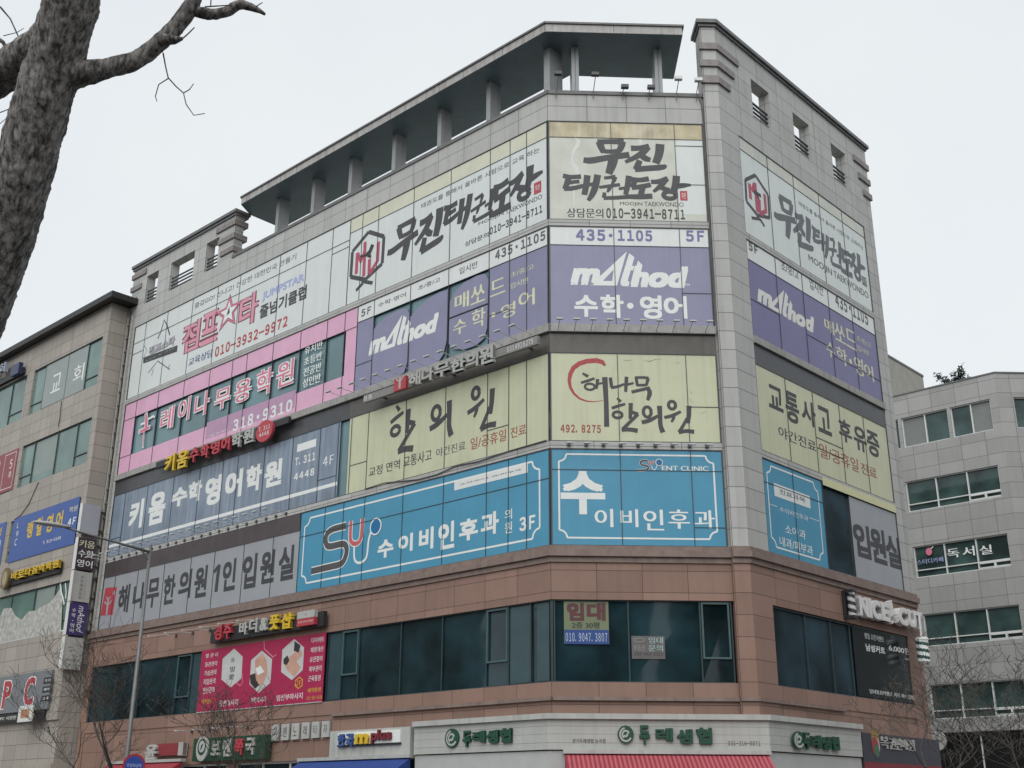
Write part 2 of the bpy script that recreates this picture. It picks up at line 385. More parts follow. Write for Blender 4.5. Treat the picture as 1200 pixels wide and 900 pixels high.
tag(corner_strip(6.2, 6.4, .004, .15).build('kerb', KERB), kind='structure')
tag(corner_strip(9.6, 9.75, .001, .004).build('lane_line', PAINT), kind='structure')
tag(MB().box(E1, -20, 30, .004, .13, 0, 5).build('far_pavement', PAVE), kind='structure')

# ================================================================== MAIN BUILDING
LV = [(4.78, 6.99), (8.49, 11.33), (11.54, 14.31), (15.19, 18.51), (18.72, 22.27)]
ZR = 23.33
bl = thing('commercial_building', (0, 0, 0), 'six storey grey and brown corner building covered in large sign banners', 'building')
AL, AW = -25.72, -25.25       # left end of front A, left end of its window ribbons
BE = 5.0                      # right end of front B's ribbons
DL, DR, DE = 1.05, 9.71, 10.5
T = .35                       # stone thickness
# --- grey stone upper walls
g = MB()
def walls(mb, zlist, z0, z1):
    pass
for z0, z1 in ((11.33, 11.54), (18.51, 18.72), (22.27, ZR-.07)):
    g.box(A, AW, 0, z0, z1, -T, 0); g.box(B, 0.0, BE, z0, z1, -T, 0); g.box(D, DL, DR, z0, z1, -T, 0)
g.box(A, AL, AW, 8.49, ZR-.07, -T, 0)
for z0, z1 in ((14.31, 15.19),):
    pass
# pilaster at the corner and the right end strip
PIL = [(5.06, -.15), (5.55, -.15), D.P(DL, 0, 0)[:2], D.P(DL, 0, -T)[:2], (5.06, .5)]
g.plan([tuple(p) for p in PIL], 8.49, 23.25)
g.plan([tuple(p) for p in [(5.06, -.15), (5.55, -.15), D.P(.9, 0, 0)[:2], D.P(.9, 0, -.55)[:2], (5.06, .62)]], 23.25, 25.9)
g.box(D, DR, DE, 8.49, 23.25, -T, 0)
g.box(B, 5.0, 5.06, 8.49, ZR-.07, -T, -.06)
# right parapet with three openings
dops = [(2.1, 3.27), (4.86, 6.02), (7.62, 8.74)]
us = [.9]+[x for o in dops for x in o]+[DE]
for i in range(0, len(us), 2): g.box(D, us[i], us[i+1], 23.25, 25.9, -.42, 0)
for a, b in dops: g.box(D, a, b, 24.98, 25.9, -.42, 0); g.box(D, a, b, 23.25, 23.47, -.42, 0)
# left parapet tower with three openings
TL_, TR_ = -25.95, -17.65
aops = [(-24.66, -23.68), (-22.6, -20.7), (-19.76, -18.8)]
us = [TL_]+[x for o in aops for x in o]+[TR_]
for i in range(0, len(us), 2): g.box(A, us[i], us[i+1], ZR-.07, 25.3, -.42, 0)
for a, b in aops: g.box(A, a, b, 24.68, 25.3, -.42, 0)
g.build('grey_stone_wall', GREY, bl)
# hollow core behind the fronts (kept 0.45 m behind the outer face)
c0 = [A.P(AL+.02, 0, -.42)[:2], (A.P(0, 0, -.42)+A.t*(-.42*.414))[:2], (5.0, .42), (5.4, .8), D.P(DE-.02, 0, -.42)[:2], (3.4, 17.1), (-8.05, 28.2)]
MB().plan([tuple(p) for p in c0], 0, ZR-.3).build('core_wall', PLAST, bl)
# --- brown granite base
b = MB()
for z0, z1 in ((6.99, 8.02), (4.36, 4.78)):
    b.box(A, AW, 0, z0, z1, -T, 0); b.box(B, 0, BE+.06, z0, z1, -T, 0); b.box(D, DL, DR-.15, z0, z1, -T, 0)
b.box(A, AL, AW, 0, 8.02, -T, 0)
b.box(A, -17.1, -16.95, 4.78, 6.99, -.2, -.02)
b.plan([tuple(p) for p in [(5.06, -.15), (5.55, -.15), D.P(DL, 0, 0)[:2], D.P(DL, 0, -T)[:2], (5.06, .5)]], 0, 8.02)
b.box(D, DR-.15, DE, 0, 8.02, -T, 0)
b.box(A, AW, 0, 3.0, 4.36, -T, -.03); b.box(B, 0, BE+.06, 3.0, 4.36, -T, -.03); b.box(D, DL, DR-.15, 3.0, 4.36, -T, -.03)
for u in (-25.2, -20, -15, -10, -5, -.45): b.box(A, u, u+.45, 0, 3.0, -T, -.03)
for u in (DL, 5.2, 9.2): b.box(D, u, u+.35, 0, 3.0, -T, -.03)
b.build('brown_granite_wall', BROWN, bl)
# --- cornice between grey and brown (two steps), string course
c = MB()
def wrap(mb, w0, w1, z0, z1, aL=AL, dR=DE):
    """moulding that follows A, B, the pilaster and D"""
    for w, zz0, zz1 in ((w1, z0, z1),):
        o = lambda fr, u, ww: fr.P(u, 0, ww)[:2]
        t = .414
        outer = [o(A, aL, w), tuple((A.P(0, 0, w)+A.t*(w*t))[:2]), (5.06, -w), (5.06, -.15-w), tuple((Vector((5.55, -.15-w, 0))+Vector((w*t, 0, 0)))[:2]), o(D, dR, w)]
        inner = [o(A, aL, -.2), tuple((A.P(0, 0, -.2)+A.t*(-.2*t))[:2]), (5.1, .2), (5.3, .2), (5.45, .1), o(D, dR, -.2)]
        mb.plan([tuple(p) for p in outer+inner[::-1]], zz0, zz1)
wrap(c, 0, .05, 8.02, 8.18); wrap(c, 0, .13, 8.18, 8.36); wrap(c, 0, .06, 8.36, 8.49)
c.build('cornice', CORN, bl)
c = MB()
c.box(A, -9.25, .03, 4.30, 4.40, -.02, .07); c.box(B, .03, 5.06, 4.30, 4.40, -.02, .07); c.box(B, 5.06, 5.58, 4.30, 4.40, .1, .22); c.box(D, .03, 4.7, 4.30, 4.40, -.02, .07)
c.build('string_course', CORN, bl)
# ledge under the fifth floor ribbon
c = MB()
c.box(A, AW, .05, 14.94, 15.19, -T, .09); c.box(B, .05, 5.0, 14.94, 15.19, -T, .09); c.box(D, DL, DR, 14.96, 15.19, -T, .06)
c.build('ledge', LEDGE, bl)
# copings
c = MB()
c.box(A, TR_, .03, ZR-.07, ZR+.06, -.4, .04); c.box(B, .03, 5.05, ZR-.07, ZR+.06, -.4, .04)
c.box(A, TL_-.06, TR_+.06, 25.3, 25.42, -.6, .06); c.box(A, TL_-.11, TR_+.11, 25.42, 25.56, -.65, .12)
def pil_ring(mb, w, z0, z1, back=.62, de=DE):
    t = .414
    mb.plan([tuple(p) for p in [(5.06-w, -.15-w), tuple((Vector((5.55, -.15-w, 0))+Vector((w*t, 0, 0)))[:2]), D.P(de+w, 0, w)[:2], D.P(de+w, 0, -.55-w)[:2], D.P(.8, 0, -.55-w)[:2], (5.06-w, back+w)]], z0, z1)
pil_ring(c, .06, 25.9, 26.0); pil_ring(c, .13, 26.0, 26.14)
c.build('coping', COPE, bl)
# stepped stone bands at the ends of the two parapets
def band(mb, frs, z0, z1):
    for fr, u0, u1 in frs: mb.box(fr, u0, u1, z0, z1, -.02, .07)
for z0, ul, ur in ((25.0, 1.3, 9.36), (24.34, .97, 9.64), (23.7, .67, 9.9)):
    m = MB(); m.plan([(4.99, -.22), (5.58, -.22), tuple(D.P(ul, 0, .07)[:2]), tuple(D.P(ul, 0, -.02)[:2]), (5.5, -.1), (5.0, -.1)], z0, z0+.24); m.build('parapet_band', TRIM, bl)
    m = MB(); band(m, [(D, ur, DE+.07)], z0, z0+.24); m.build('parapet_band', TRIM, bl)
for z0, ll, rl in ((24.86, 1.25, 1.9), (24.22, .95, 1.6), (23.6, .65, 1.25)):
    m = MB(); band(m, [(A, TL_-.07, TL_-.07+ll)], z0, z0+.24); m.build('parapet_band', TRIM, bl)
    m = MB(); m.box(A, TR_-rl*.72, TR_+.07, z0, z0+.24, -.6, .07); m.build('parapet_band', TRIM, bl)
# railings in the openings
for fr, ops, zb in ((D, dops, 23.5), (A, aops, 23.28)):
    for a, b_ in ops:
        m = MB()
        for i in range(4): m.tube([fr.P(a, zb+.14+.17*i, -.12), fr.P(b_, zb+.14+.17*i, -.14)], .042, 6)
        m.build('railing', RAIL, bl)
# roof canopy on columns
t = .414
cz0, cz1 = 25.55, 25.86
wa, wb = .15, .15
cor = A.P(0, 0, wa)+A.t*(wa*.414)
outl = [A.P(-17.6, 0, -2.3), A.P(-17.6, 0, -.65), A.P(-17.12, 0, wa), cor, Vector((4.47, -wb, 0)), Vector((4.58, 2.3, 0)), (A.P(0, 0, -2.25)+A.t*(-2.25*.414))]
MB().plan([(p[0], p[1]) for p in outl], cz0, cz1).build('roof_canopy', CANO, bl)
m = MB()
def fascia(p, q, z0, z1, d, gap=.012, step=1.9, mb=None):
    L = (q-p).length; t_ = (q-p).normalized(); n_ = Vector((t_.y, -t_.x, 0)); fr = Fr(p, t_, n_); k = max(1, round(L/step))
    for i in range(k): mb.box(fr, L*i/k+gap, L*(i+1)/k-gap, z0, z1, -.01, d)
for p, q_ in ((outl[1], outl[2]), (outl[2], outl[3]), (outl[3], outl[4]), (outl[4], outl[5])):
    fascia(Vector((p[0], p[1], 0)), Vector((q_[0], q_[1], 0)), cz0+.01, cz1, .012, mb=m)
m.build('fascia', FASC, bl)
e2 = [A.P(-17.66, 0, -2.3), A.P(-17.66, 0, -.63), A.P(-17.15, 0, wa+.06), A.P(0, 0, wa+.06)+A.t*((wa+.06)*.414), Vector((4.53, -wb-.06, 0)), Vector((4.64, 2.3, 0)), outl[6]]
MB().plan([(p[0], p[1]) for p in e2], cz1, cz1+.07).build('canopy_edge', COPE, bl)
for u in (-15.5, -13.1, -10.75, -8.2, -5.72, -3.25):
    MB().box(A, u-.1, u+.1, ZR-.2, cz0, -1.12, -.6).build('column', COLM, bl)
MB().box(A, -.62, -.36, ZR-.2, cz0, -1.2, -.55).build('column', COLM, bl)
for u in (.98, 3.76):
    MB().box(B, u-.12, u-.012, ZR-.2, cz0, -1.2, -.6).box(B, u+.012, u+.12, ZR-.2, cz0, -1.2, -.6).box(B, u-.012, u+.012, ZR-.2, cz0, -1.17, -.64).build('column', COLM, bl)
MB().plan([tuple(p) for p in [A.P(AL, 0, -.3)[:2], (.1, .4), (5.0, .4), D.P(DE, 0, -.3)[:2], (3.4, 17), (-8, 28)]], ZR-.29, ZR-.2).build('roof_deck', PLAST, bl)
# --- ribbon windows: glass slab > frame bars
AM = [-24.27, -22.45, -20.44, -18.52, -16.9, -15.9, -14.17, -12.43, -10.84, -9.81, -9.1, -8.2, -6.3, -4.42, -2.55, -1.65, -.92]
BMU = [2.03, 4.07]; DM = [2.8, 4.5, 6.26, 7.96]
BW = .010
def ribbon(fr, u0, u1, z0, z1, mulls, trans, gm, vbars=()):
    gl = MB().box(fr, u0, u1, z0, z1, -.16, -.10).build('ribbon_window', gm, bl)
    m = MB()
    zs = [z0]+[z1]
    for u in mulls: m.box(fr, u-BW, u+BW, z0+.04, z1-.04, -.10, -.014)
    for u in (u0, u1-.04): m.box(fr, u, u+.04, z0, z1, -.10, -.012)
    m.box(fr, u0+.04, u1-.04, z0, z0+.03, -.10, -.013); m.box(fr, u0+.04, u1-.04, z1-.03, z1, -.10, -.013)
    for a, b_, z in trans: m.box(fr, a, b_, z-.009, z+.009, -.10, -.016)
    m.build('window_frame', BARS, gl)
A6 = [AW+.0, -.02]
ribbon(A, AW, -.02, *LV[4], AM[:5]+AM[6:], [(AW, -9.81, 21.42), (-9.81, -.03, 21.68), (AW, -24.27, 20.9), (-10.84, -9.81, 21.15)], GLASSD)
ribbon(A, AW, -.02, *LV[3], AM[:5]+AM[5:], [(AW, -9.1, 17.73), (-9.1, -.03, 17.86), (AW, -24.27, 16.0), (-9.1, -8.2, 16.2), (-2.55, -1.65, 16.2), (-4.42, -2.55, 16.65)], GLASST)
ribbon(A, AW, -.02, *LV[2], AM[:9]+AM[9:10]+AM[10:11]+AM[11:], [(AW, -24.27, 12.35), (-10.84, -9.81, 12.35), (-9.1, -8.2, 12.55), (-2.55, -1.65, 12.4)], GLASST)
ribbon(A, AW, -.02, *LV[1], [-24.27, -22.45, -20.44, -18.52, -16.9, -15.0, -13.2, -11.64, -10.3, -9.3, -8.2, -6.3, -4.42, -2.55, -1.65, -.92], [(-11.64, -.03, 10.45)], GLASSD)
ribbon(B, .02, BE, *LV[4], BMU, [(.03, BE, 21.68), (4.07, BE, 21.45), (4.07, BE, 20.05)], GLASSD)
ribbon(B, .02, BE, *LV[3], BMU, [(.03, BE, 17.86), (4.07, BE, 16.3)], GLASSD)
ribbon(B, .02, BE, *LV[2], BMU, [(4.07, BE, 12.65)], GLASSD)
ribbon(B, .02, BE, *LV[1], BMU, [(.03, BE, 10.7), (4.07, BE, 9.05)], GLASSD)
ribbon(D, DL, DR, *LV[4], DM, [(DL, DR, 21.79)], GLASSD)
ribbon(D, DL, DR, *LV[3], DM, [(DL, DR, 17.82), (DL, 2.8, 16.45), (4.5, 6.26, 16.3), (6.26, DR, 16.05)], GLASSD)
ribbon(D, DL, DR, *LV[2], DM, [(4.5, 6.26, 12.75), (4.5, 6.26, 12.4)], GLASSD)
ribbon(D, DL, DR, *LV[1], [2.8, 4.6, 6.32], [(DL, 4.6, 10.6)], GLASSB)
# second floor: real glass
def window2(fr, u0, u1, z0, z1, mulls, lights, gm=GLASSD):
    gl = MB(); rg = random.Random(int(abs(u0*97)+z0*13)); us_ = [u0]+list(mulls)+[u1]
    for a_, b_ in zip(us_[:-1], us_[1:]):                # every pane sits a little differently in its frame
        gl.box(fr, a_, b_, z0, z1, -.16, -.125)
        for i_ in range(-4, 0): gl.v[i_] = gl.v[i_]+fr.n*rg.uniform(-.012, .02)
    gl = gl.build('ribbon_window', gm, bl); m = MB()
    for u in mulls: m.box(fr, u-.02, u+.02, z0+.03, z1-.03, -.10, -.06)
    m.box(fr, u0, u1, z0, z0+.03, -.10, -.05); m.box(fr, u0, u1, z1-.03, z1, -.10, -.05)
    for u in (u0, u1-.04): m.box(fr, u, u+.04, z0+.03, z1-.03, -.10, -.052)
    m.build('window_frame', mat('dark teal frame', (.025, .045, .05), .4, .1), gl)
    for a, b_, za, zb in lights:                       # opening lights with their own paler frame
        l = MB(); f = .05
        l.box(fr, a, b_, za, za+f, -.099, -.045); l.box(fr, a, b_, zb-f, zb, -.099, -.045)
        l.box(fr, a, a+f, za+f, zb-f, -.099, -.046); l.box(fr, b_-f, b_, za+f, zb-f, -.099, -.046)
        l.build('opening_light', mat('teal sash', (.055, .10, .105), .4, .1), gl)
    return gl
wA1 = window2(A, AW, -17.1, 4.78, 6.99, [-21.5, -18.83, -17.83], [(-18.8, -17.86, 5.4, 6.95)])
wA2 = window2(A, -16.95, -.02, 4.78, 6.99, [-14.6, -12.2, -9.75, -9.03, -8.18, -6.19, -4.35, -2.52, -1.65, -.81], [(-9.0, -8.22, 5.55, 6.95), (-2.5, -1.68, 5.45, 6.95)])
wB = window2(B, .02, BE, 4.78, 6.99, [.1, 2.13, 4.11], [(4.15, 4.93, 5.42, 6.95)])
wD = window2(D, DL, DR-.15, 4.78, 6.96, [2.9, 4.4, 5.6], [], GLASSB)
for fr, a, b_, gl in ((A, -1.62, -.85, wA2), (A, -.6, -.15, wA2), (A, -9.72, -9.06, wA2), (A, -17.8, -17.15, wA1)):
    MB().box(fr, a, b_, 4.83, 6.94, -.0995, -.096).build('blind', mat('teal blind behind glass', (.035, .07, .08), .25, .12, 2, streak=.3), gl)
# dark bands over the fourth and third floor ribbons
def band2(fr, u0, u1, z0, z1, m_): MB().box(fr, u0, u1, z0, z1, -T, -.02).build('dark_band', m_, bl)
band2(A, -9.25, -.005, 14.31, 14.94, BANDD); band2(A, AW, -9.255, 14.31, 14.94, BANDS); band2(B, .02, 5.0, 14.31, 14.94, BANDD); band2(D, DL, DR, 14.31, 14.96, BANDS)
# storefronts at street level
for fr, u0, u1 in ((A, -24.75, -20), (A, -19.55, -15), (A, -14.55, -10), (A, -9.55, -5), (A, -4.55, -.45), (B, .1, 4.95), (D, 1.4, 5.2), (D, 5.55, 9.2)):
    gl = MB().box(fr, u0, u1, .13, 3.0, -.3, -.22).build('shop_window', GLASSD, bl)
    m = MB(); m.box(fr, u0, u1, 2.94, 3.0, -.22, -.165)
    for i in range(4): m.box(fr, u0+(u1-u0-.06)*i/3, u0+(u1-u0-.06)*i/3+.06, .13, 3.0, -.22, -.16)
    m.build('window_frame', WFRAME, gl)

# ================================================================== NEIGHBOUR ON THE LEFT
nb = thing('office_building', F.P(-35, 0, 0), 'beige stone office building with green windows at the left picture edge', 'building')
FR_, FL_ = -25.95, -62
m = MB()
rows = [(0, 3.2), (4.9, 8.48), (10.65, 12.25), (14.25, 15.87), (17.98, 19.55), (21.9, 23.3)]
for a, b_ in rows: m.box(F, FL_, FR_, a, b_, -.4, 0)
wins = [(-33.15, -26.42), (-42.2, -33.9), (-51.5, -43.0)]
cols = [(FL_, -51.5), (-43.0, -42.2), (-33.9, -33.15), (-26.42, FR_)]
frow = [(8.48, 10.65), (12.25, 14.25), (15.87, 17.98), (19.55, 21.9)]
for a, b_ in frow:
    for c_, d_ in cols: m.box(F, c_, d_, a, b_, -.4, 0)
m.box(F, FL_, FR_, 3.2, 4.9, -.4, -.1)
m.box(F, FR_-.4, FR_, 0, 23.3, -14, -.4)
m.build('stone_wall', BEIGE, nb)
MB().box(F, FL_, FR_+.05, 23.3, 23.4, -14, .05).build('coping', mat('beige coping', (.20, .18, .16), .6, .1), nb)
MB().box(F, FL_, FR_+.7, 23.42, 23.7, -14, .42).box(F, FL_, FR_-.2, 23.4, 23.42, -13, -.2).build('roof', ROOFB, nb)
for z0, z1 in frow:
    for u0, u1 in wins:
        gl = MB().box(F, u0, u1, z0, z1, -.2, -.1).build('window', GLASSG, nb)
        m = MB(); w_ = u1-u0
        for f_ in (.18, .52, .8): m.box(F, u0+w_*f_-.025, u0+w_*f_+.025, z0+.04, z1-.04, -.1, -.05)
        m.box(F, u0, u1, z0, z0+.04, -.1, -.05); m.box(F, u0, u1, z1-.04, z1, -.1, -.05)
        m.box(F, u0+.001, u0+w_*.18-.026, z0+.5, z0+.54, -.1, -.055); m.box(F, u0+w_*.8+.026, u1, z0+.5, z0+.54, -.1, -.055)
        m.build('window_frame', mat('dark green frame', (.05, .07, .065), .4, .1), gl)
        m = MB()
        for k_, (f0, f1) in enumerate(((.2, .5), (.54, .78))):
            if (k_+int(z0)) % 2: m.box(F, u0+w_*f0, u0+w_*f1, z0+.35, z1-.06, -.099, -.097)
        if m.v: m.build('blind', mat('grey green blind', (.22, .27, .25), .4, .08, 1), gl)
k = K(0, 400, 5.625)
s_ = Sign('window_lettering', F, 'white church lettering on grey green film in the top windows of the beige building', 'window sign', -31.95, -27.75, 19.62, 21.85, mat('grey green film', (.24, .28, .27), .35, .06), w=-.055)
s_.text('교', k, (330, 350), (412, 195), WHITE); s_.text('회', k, (475, 285), (562, 135), WHITE)
s_ = Sign('sign_banner', F, 'faded crimson banner with thin white writing at the left picture edge', 'banner', -41.5, -33.54, 15.9, 17.98, CRIMS, w=.03)
k = K(0, 500, 8)
s_.text('5', k, (85, 400), (125, 300), WHITE); s_.text('층', k, (75, 480), (112, 410), WHITE); s_.text('학', k, (-30, 420), (10, 320), WHITE)
z0, z1 = 16.05, 17.85
s_.rect(-34.9, -33.7, z0, z0+.03, WHITE); s_.rect(-34.9, -33.7, z1-.03, z1, WHITE); s_.rect(-33.73, -33.7, z0+.03, z1-.03, WHITE); s_.rect(-34.9, -34.87, z0+.03, z1-.03, WHITE)
s_ = Sign('sign_banner', F, 'royal blue banner with large yellow Korean lettering and 4F on the beige building', 'banner', -32.8, -26.47, 12.21, 14.32, ROYAL, w=.03)
k = K(0, 560, 6)
for ch, a, b_ in (('랭', (182, 430), (240, 300)), ('컬', (248, 412), (305, 270)), ('영', (318, 390), (380, 250)), ('어', (386, 360), (450, 225))):
    s_.text(ch, k, a, b_, GOLD, bold=.03)
s_.text('학원', k, (485, 248), (548, 188), PALEYE); s_.text('4F', k, (474, 340), (537, 272), WHITE, bold=.03)
s_.text('T.313-3136', k, (300, 468), (430, 408), WHITE, bold=.03)
for ch, a, b_ in (('L', (118, 355), (134, 310)), ('W', (110, 415), (134, 370)), ('C', (100, 480), (122, 425))): s_.text(ch, k, a, b_, WHITE)
s_ = Sign('sign_banner', F, 'royal blue banner of which only the right end shows at the left picture edge', 'banner', -41.5, -33.6, 12.21, 14.32, ROYAL, w=.03)
s_.text('영', k, (-25, 420), (16, 345), GOLD, bold=.02); s_.text('어', k, (-30, 500), (8, 435), WHITE)
s_ = Sign('channel_letter_sign', F, 'dark bar with raised gold Korean letters and a round gold emblem under the blue banner', 'sign', -32.9, -27.2, 11.05, 11.55, DKBOX, w=.14, th=.1, panel='mounting_bar')
for i, ch in enumerate('바로타음악학원'):
    a = F.hit(*k(88+i*48.5, 722-i*13.5), .2); b_ = F.hit(*k(88+i*48.5+50, 655-i*13.5), .2)
    put_text(MB(), F, ch, a[0], a[1], b_[0], b_[1], .15, bold=.03, depth=.14).build('letter', GOLD, s_.e)
a = F.hit(*k(52, 710), .15)
MB().prism(F, circ(a[0], a[1], .36, .5)[:-1], .145, .28).build('round_emblem', mat('bronze emblem', (.16, .11, .05), .5, .1), s_.e)
MB().prism(F, circ(a[0], a[1], .22, .34)[:-1], .281, .29).build('emblem_face', mat('pale bronze', (.35, .29, .17), .5, .1), s_.e)
s_ = Sign('channel_letter_sign', F, 'navy raised letter sign near the roof of the beige building, cut by the left edge', 'sign', -41, -34.15, 22.0, 22.32, DKBOX, w=.16, th=.1, panel='mounting_bar')
k = K(0, 380, 6.667)
for i, (ch, x0, y0) in enumerate((('교', -60, 430), ('회', 0, 400), ('', 0, 0))):
    if ch:
        a = F.hit(*k(x0, y0), .25); b_ = F.hit(*k(x0+62, y0-105), .25)
        put_text(MB(), F, ch, a[0], a[1], b_[0], b_[1], .17, bold=.02, depth=.2).build('letter', mat('pale steel letter', (.30, .33, .40), .4, .1), s_.e)
MB().box(F, -35.0, -34.2, 21.95, 22.55, .17, .38).build('end_block', mat('deep navy metal', (.02, .03, .09), .4, .1), s_.e)
# lower window film of white waves
s_ = Sign('window_film', F, 'white wavy window film with outlined drawings across the low row of green windows', 'window film', -33.0, -26.5, 8.5, 8.56, WHITE, w=-.045)
k = K(0, 700, 4.5)
top = [(-20, 150), (20, 60), (60, 55), (85, 100), (115, 118), (150, 75), (190, 68), (225, 45), (262, 30), (300, -20), (325, -60), (330, 10), (322, 185), (160, 210), (-20, 245)]
s_.poly(k, top, mat('white drawing film', (.40, .40, .375), .5, .35, 5), 'wave_print', dw=.003)
k2 = K(0, 560, 6)
s_.strokes(k2, [([(425, 745), (430, 800), (445, 850), (452, 890)], .1), ([(460, 740), (466, 800), (462, 850)], .08)], WHITE, 'ribbon_print', dw=.006)
s_ = Sign('sign_board', F, 'grey shop sign board with big red PC letters above a black strip', 'sign', -41, -26.68, 5.34, 6.93, mat('grey sign panel', (.17, .18, .195), .4, .05), w=.12, th=.1)
k = K(0, 700, 4.5)
s_.text('P', k, (0, 595), (72, 432), WHITE, bold=.055, dw=.003); s_.text('P', k, (6, 588), (68, 438), RED, bold=.03, dw=.008)
s_.text('C', k, (115, 578), (196, 412), WHITE, bold=.055, dw=.003); s_.text('C', k, (120, 572), (191, 418), RED, bold=.03, dw=.008)
s_.text('룸', k, (-90, 600), (-15, 450), RED, bold=.03, dw=.008)
for (x0, y0, x1, y1), t_ in (((228, 462, 278, 412), '먹거리'), ((222, 508, 272, 460), '예약'), ((216, 554, 266, 508), '24')):
    a = F.hit(*k(x0, y0-4), .12); b_ = F.hit(*k(x1, y1+6), .12)
    s_.rect(a[0], b_[0], a[1], b_[1], BLACK, 'dark_label', dw=.004); s_.textm(t_, a[0]+.12, a[1]+.06, b_[0]-.12, b_[1]-.06, WHITE, dw=.008)
s_ = Sign('sign_strip', F, 'black strip with small white writing under the grey PC board', 'sign', -41, -26.9, 4.93, 5.3, DKBOX, w=.1, th=.08)
s_.text('먹거리식대PC 시원한 만화 PC방', k, (-90, 660), (185, 612), WHITE)
s_ = Sign('small_display', F, 'small tilted white display panel with orange print at the end of the black strip', 'display', -28.3, -27.05, 4.85, 5.5, LAMPW, w=.55, th=.06)
s_.rect(-28.05, -27.3, 5.0, 5.35, mat('orange print', (.45, .22, .12), .5, .3, 6), 'print')
MB().box(F, -27.7, -27.62, 5.2, 5.26, 0, .49).build('bracket', LAMPB, s_.e)
# blade signs on the side wall (lit boxes seen broadside)
BLN = []
def blade(z0, z1, label, face):
    e = thing('blade_sign', S.P(-.72, z0, -.1), label, 'blade sign', 'blade signs stacked on the beige building')
    MB().box(S, -1.13, -.3, z0, z1, -.2, .02).build('sign_box', face, e)
    MB().box(S, -1.15, -1.131, z0-.01, z1+.01, -.21, .03).build('edge_trim', LAMPW, e)
    MB().box(S, -.3, 0, z0+.2, z0+.26, -.13, -.07).build('bracket', LAMPB, e); MB().box(S, -.3, 0, z1-.26, z1-.2, -.13, -.07).build('bracket', LAMPB, e)
    class X: pass
    x = X(); x.e = e
    def t_(s_, u0, za, u1, zb, m_, name='lettering', **kw): put_text(MB(), S, s_, u0, za, u1, zb, .024, **kw).build(name, m_, e)
    x.t = t_; return x
blade(12.56, 13.85, 'blank pale grey blade sign box, topmost of the stack', mat('blank sign face', (.36, .36, .40), .4, .04))
x = blade(11.0, 12.36, 'dark plum blade sign with cream and white Korean letters in three rows', mat('plum sign face', (.045, .025, .035), .4, .1))
for i, (t_, m_) in enumerate((('키움', PALEYE), ('수학', WHITE), ('영어', WHITE))): x.t(t_, -1.07, 11.95-.42*i, -.36, 12.28-.42*i, m_, bold=.02)
x = blade(9.66, 10.93, 'blank-looking off white blade sign with one column of tiny grey writing', BOXM)
for i, ch in enumerate('무진태권도장'): x.t(ch, -.8, 10.62-.17*i, -.68, 10.75-.17*i, GREYL)
x = blade(8.28, 9.6, 'violet blade sign with white vertical writing, second from the bottom of the stack', mat('violet sign face', (.045, .035, .14), .4, .1))
for i, ch in enumerate('수학·영어'): x.t(ch, -1.0, 9.2-.21*i, -.82, 9.37-.21*i, WHITE) if ch != '·' else x.t(ch, -.94, 9.25-.21*i, -.89, 9.3-.21*i, WHITE)
vs, fs, ar = glyphs('mAthod', 0, .25)
mb = MB()
mb.v = [S.P(-.72+y*.3, 9.5-xx*1.1, .024) for xx, y, z in vs]; mb.f = [list(f) for f in fs]; mb.m = [0]*len(fs); mb.build('lettering', WHITE, x.e)
x = blade(6.88, 8.18, 'white blade sign with a thin black line emblem, lowest of the stack', BOXM)
MB().stroke(S, [(-.95, 7.75), (-.75, 7.8), (-.7, 7.65), (-.9, 7.6)], .025, .024).stroke(S, [(-.7, 7.45), (-.6, 7.5), (-.5, 7.42), (-.62, 7.38), (-.7, 7.45)], .02, .024).build('emblem', GREYL, x.e)
x.t('수학전문학원', -1.02, 7.2, -.4, 7.3, GREYL); x.t('T.311-6361', -1.0, 7.02, -.45, 7.1, GREYL)
# cable ladder in the gap
e = thing('cable_ladder', A.P(-25.85, 0, .05), 'pale grey vertical cable ladder in the narrow gap between the beige and the corner building', 'cable ladder')
m = MB()
for u in (-25.88, -25.5): m.box(A, u-.035, u+.035, 8.5, 22.9, .02, .1)
m.build('side_rails', mat('pale grey steel', (.40, .39, .36), .5, .12, 5, streak=.4), e)
for i in range(22): MB().box(A, -25.845, -25.535, 8.8+i*.65, 8.88+i*.65, .03, .08).build('rung', mat('dark grey steel', (.10, .10, .10), .5, .2), e)

# ================================================================== NEIGHBOUR ON THE RIGHT
eb = thing('office_building', EC, 'mid grey stone office building with white framed windows at the right', 'building')
m = MB(); EL = -13.0; ER = 7.0; ZE = 23.1
ez = [(5.86, 7.55), (9.45, 11.09), (13.0, 14.65), (16.54, 18.2), (20.1, 21.78)]
prev = 5.2
for z0, z1 in ez: m.box(E1, EL, 0, prev, z0, -.35, 0); m.box(E2, 0, ER, prev, z0, -.35, 0); prev = z1
m.box(E1, EL, 0, prev, ZE, -.35, 0); m.box(E2, 0, ER, prev, ZE, -.35, 0)
eg = []
rw = {4: [(-8.3, -5.5), (-5.33, -2.73), (-2.58, -.43)], 3: [(-5.52, -.5)], 2: [(-5.5, -.52)], 1: [(-5.4, -.45)], 0: [(-5.5, -.72)]}
for i, (z0, z1) in enumerate(ez):
    ws = rw[i]; us = [EL]+[x_ for w_ in ws for x_ in w_]+[0]
    for j in range(0, len(us), 2): m.box(E1, us[j], us[j+1], z0, z1, -.35, 0)
    w2 = [(.82, 3.4)]
    us = [0]+[x_ for w_ in w2 for x_ in w_]+[ER]
    for j in range(0, len(us), 2): m.box(E2, us[j], us[j+1], z0, z1, -.35, 0)
    eg += [(E1, a, b_, z0, z1, i) for a, b_ in ws]+[(E2, a, b_, z0, z1, i) for a, b_ in w2]
m.box(E3, 0, 9, 5.2, ZE, -.35, 0)
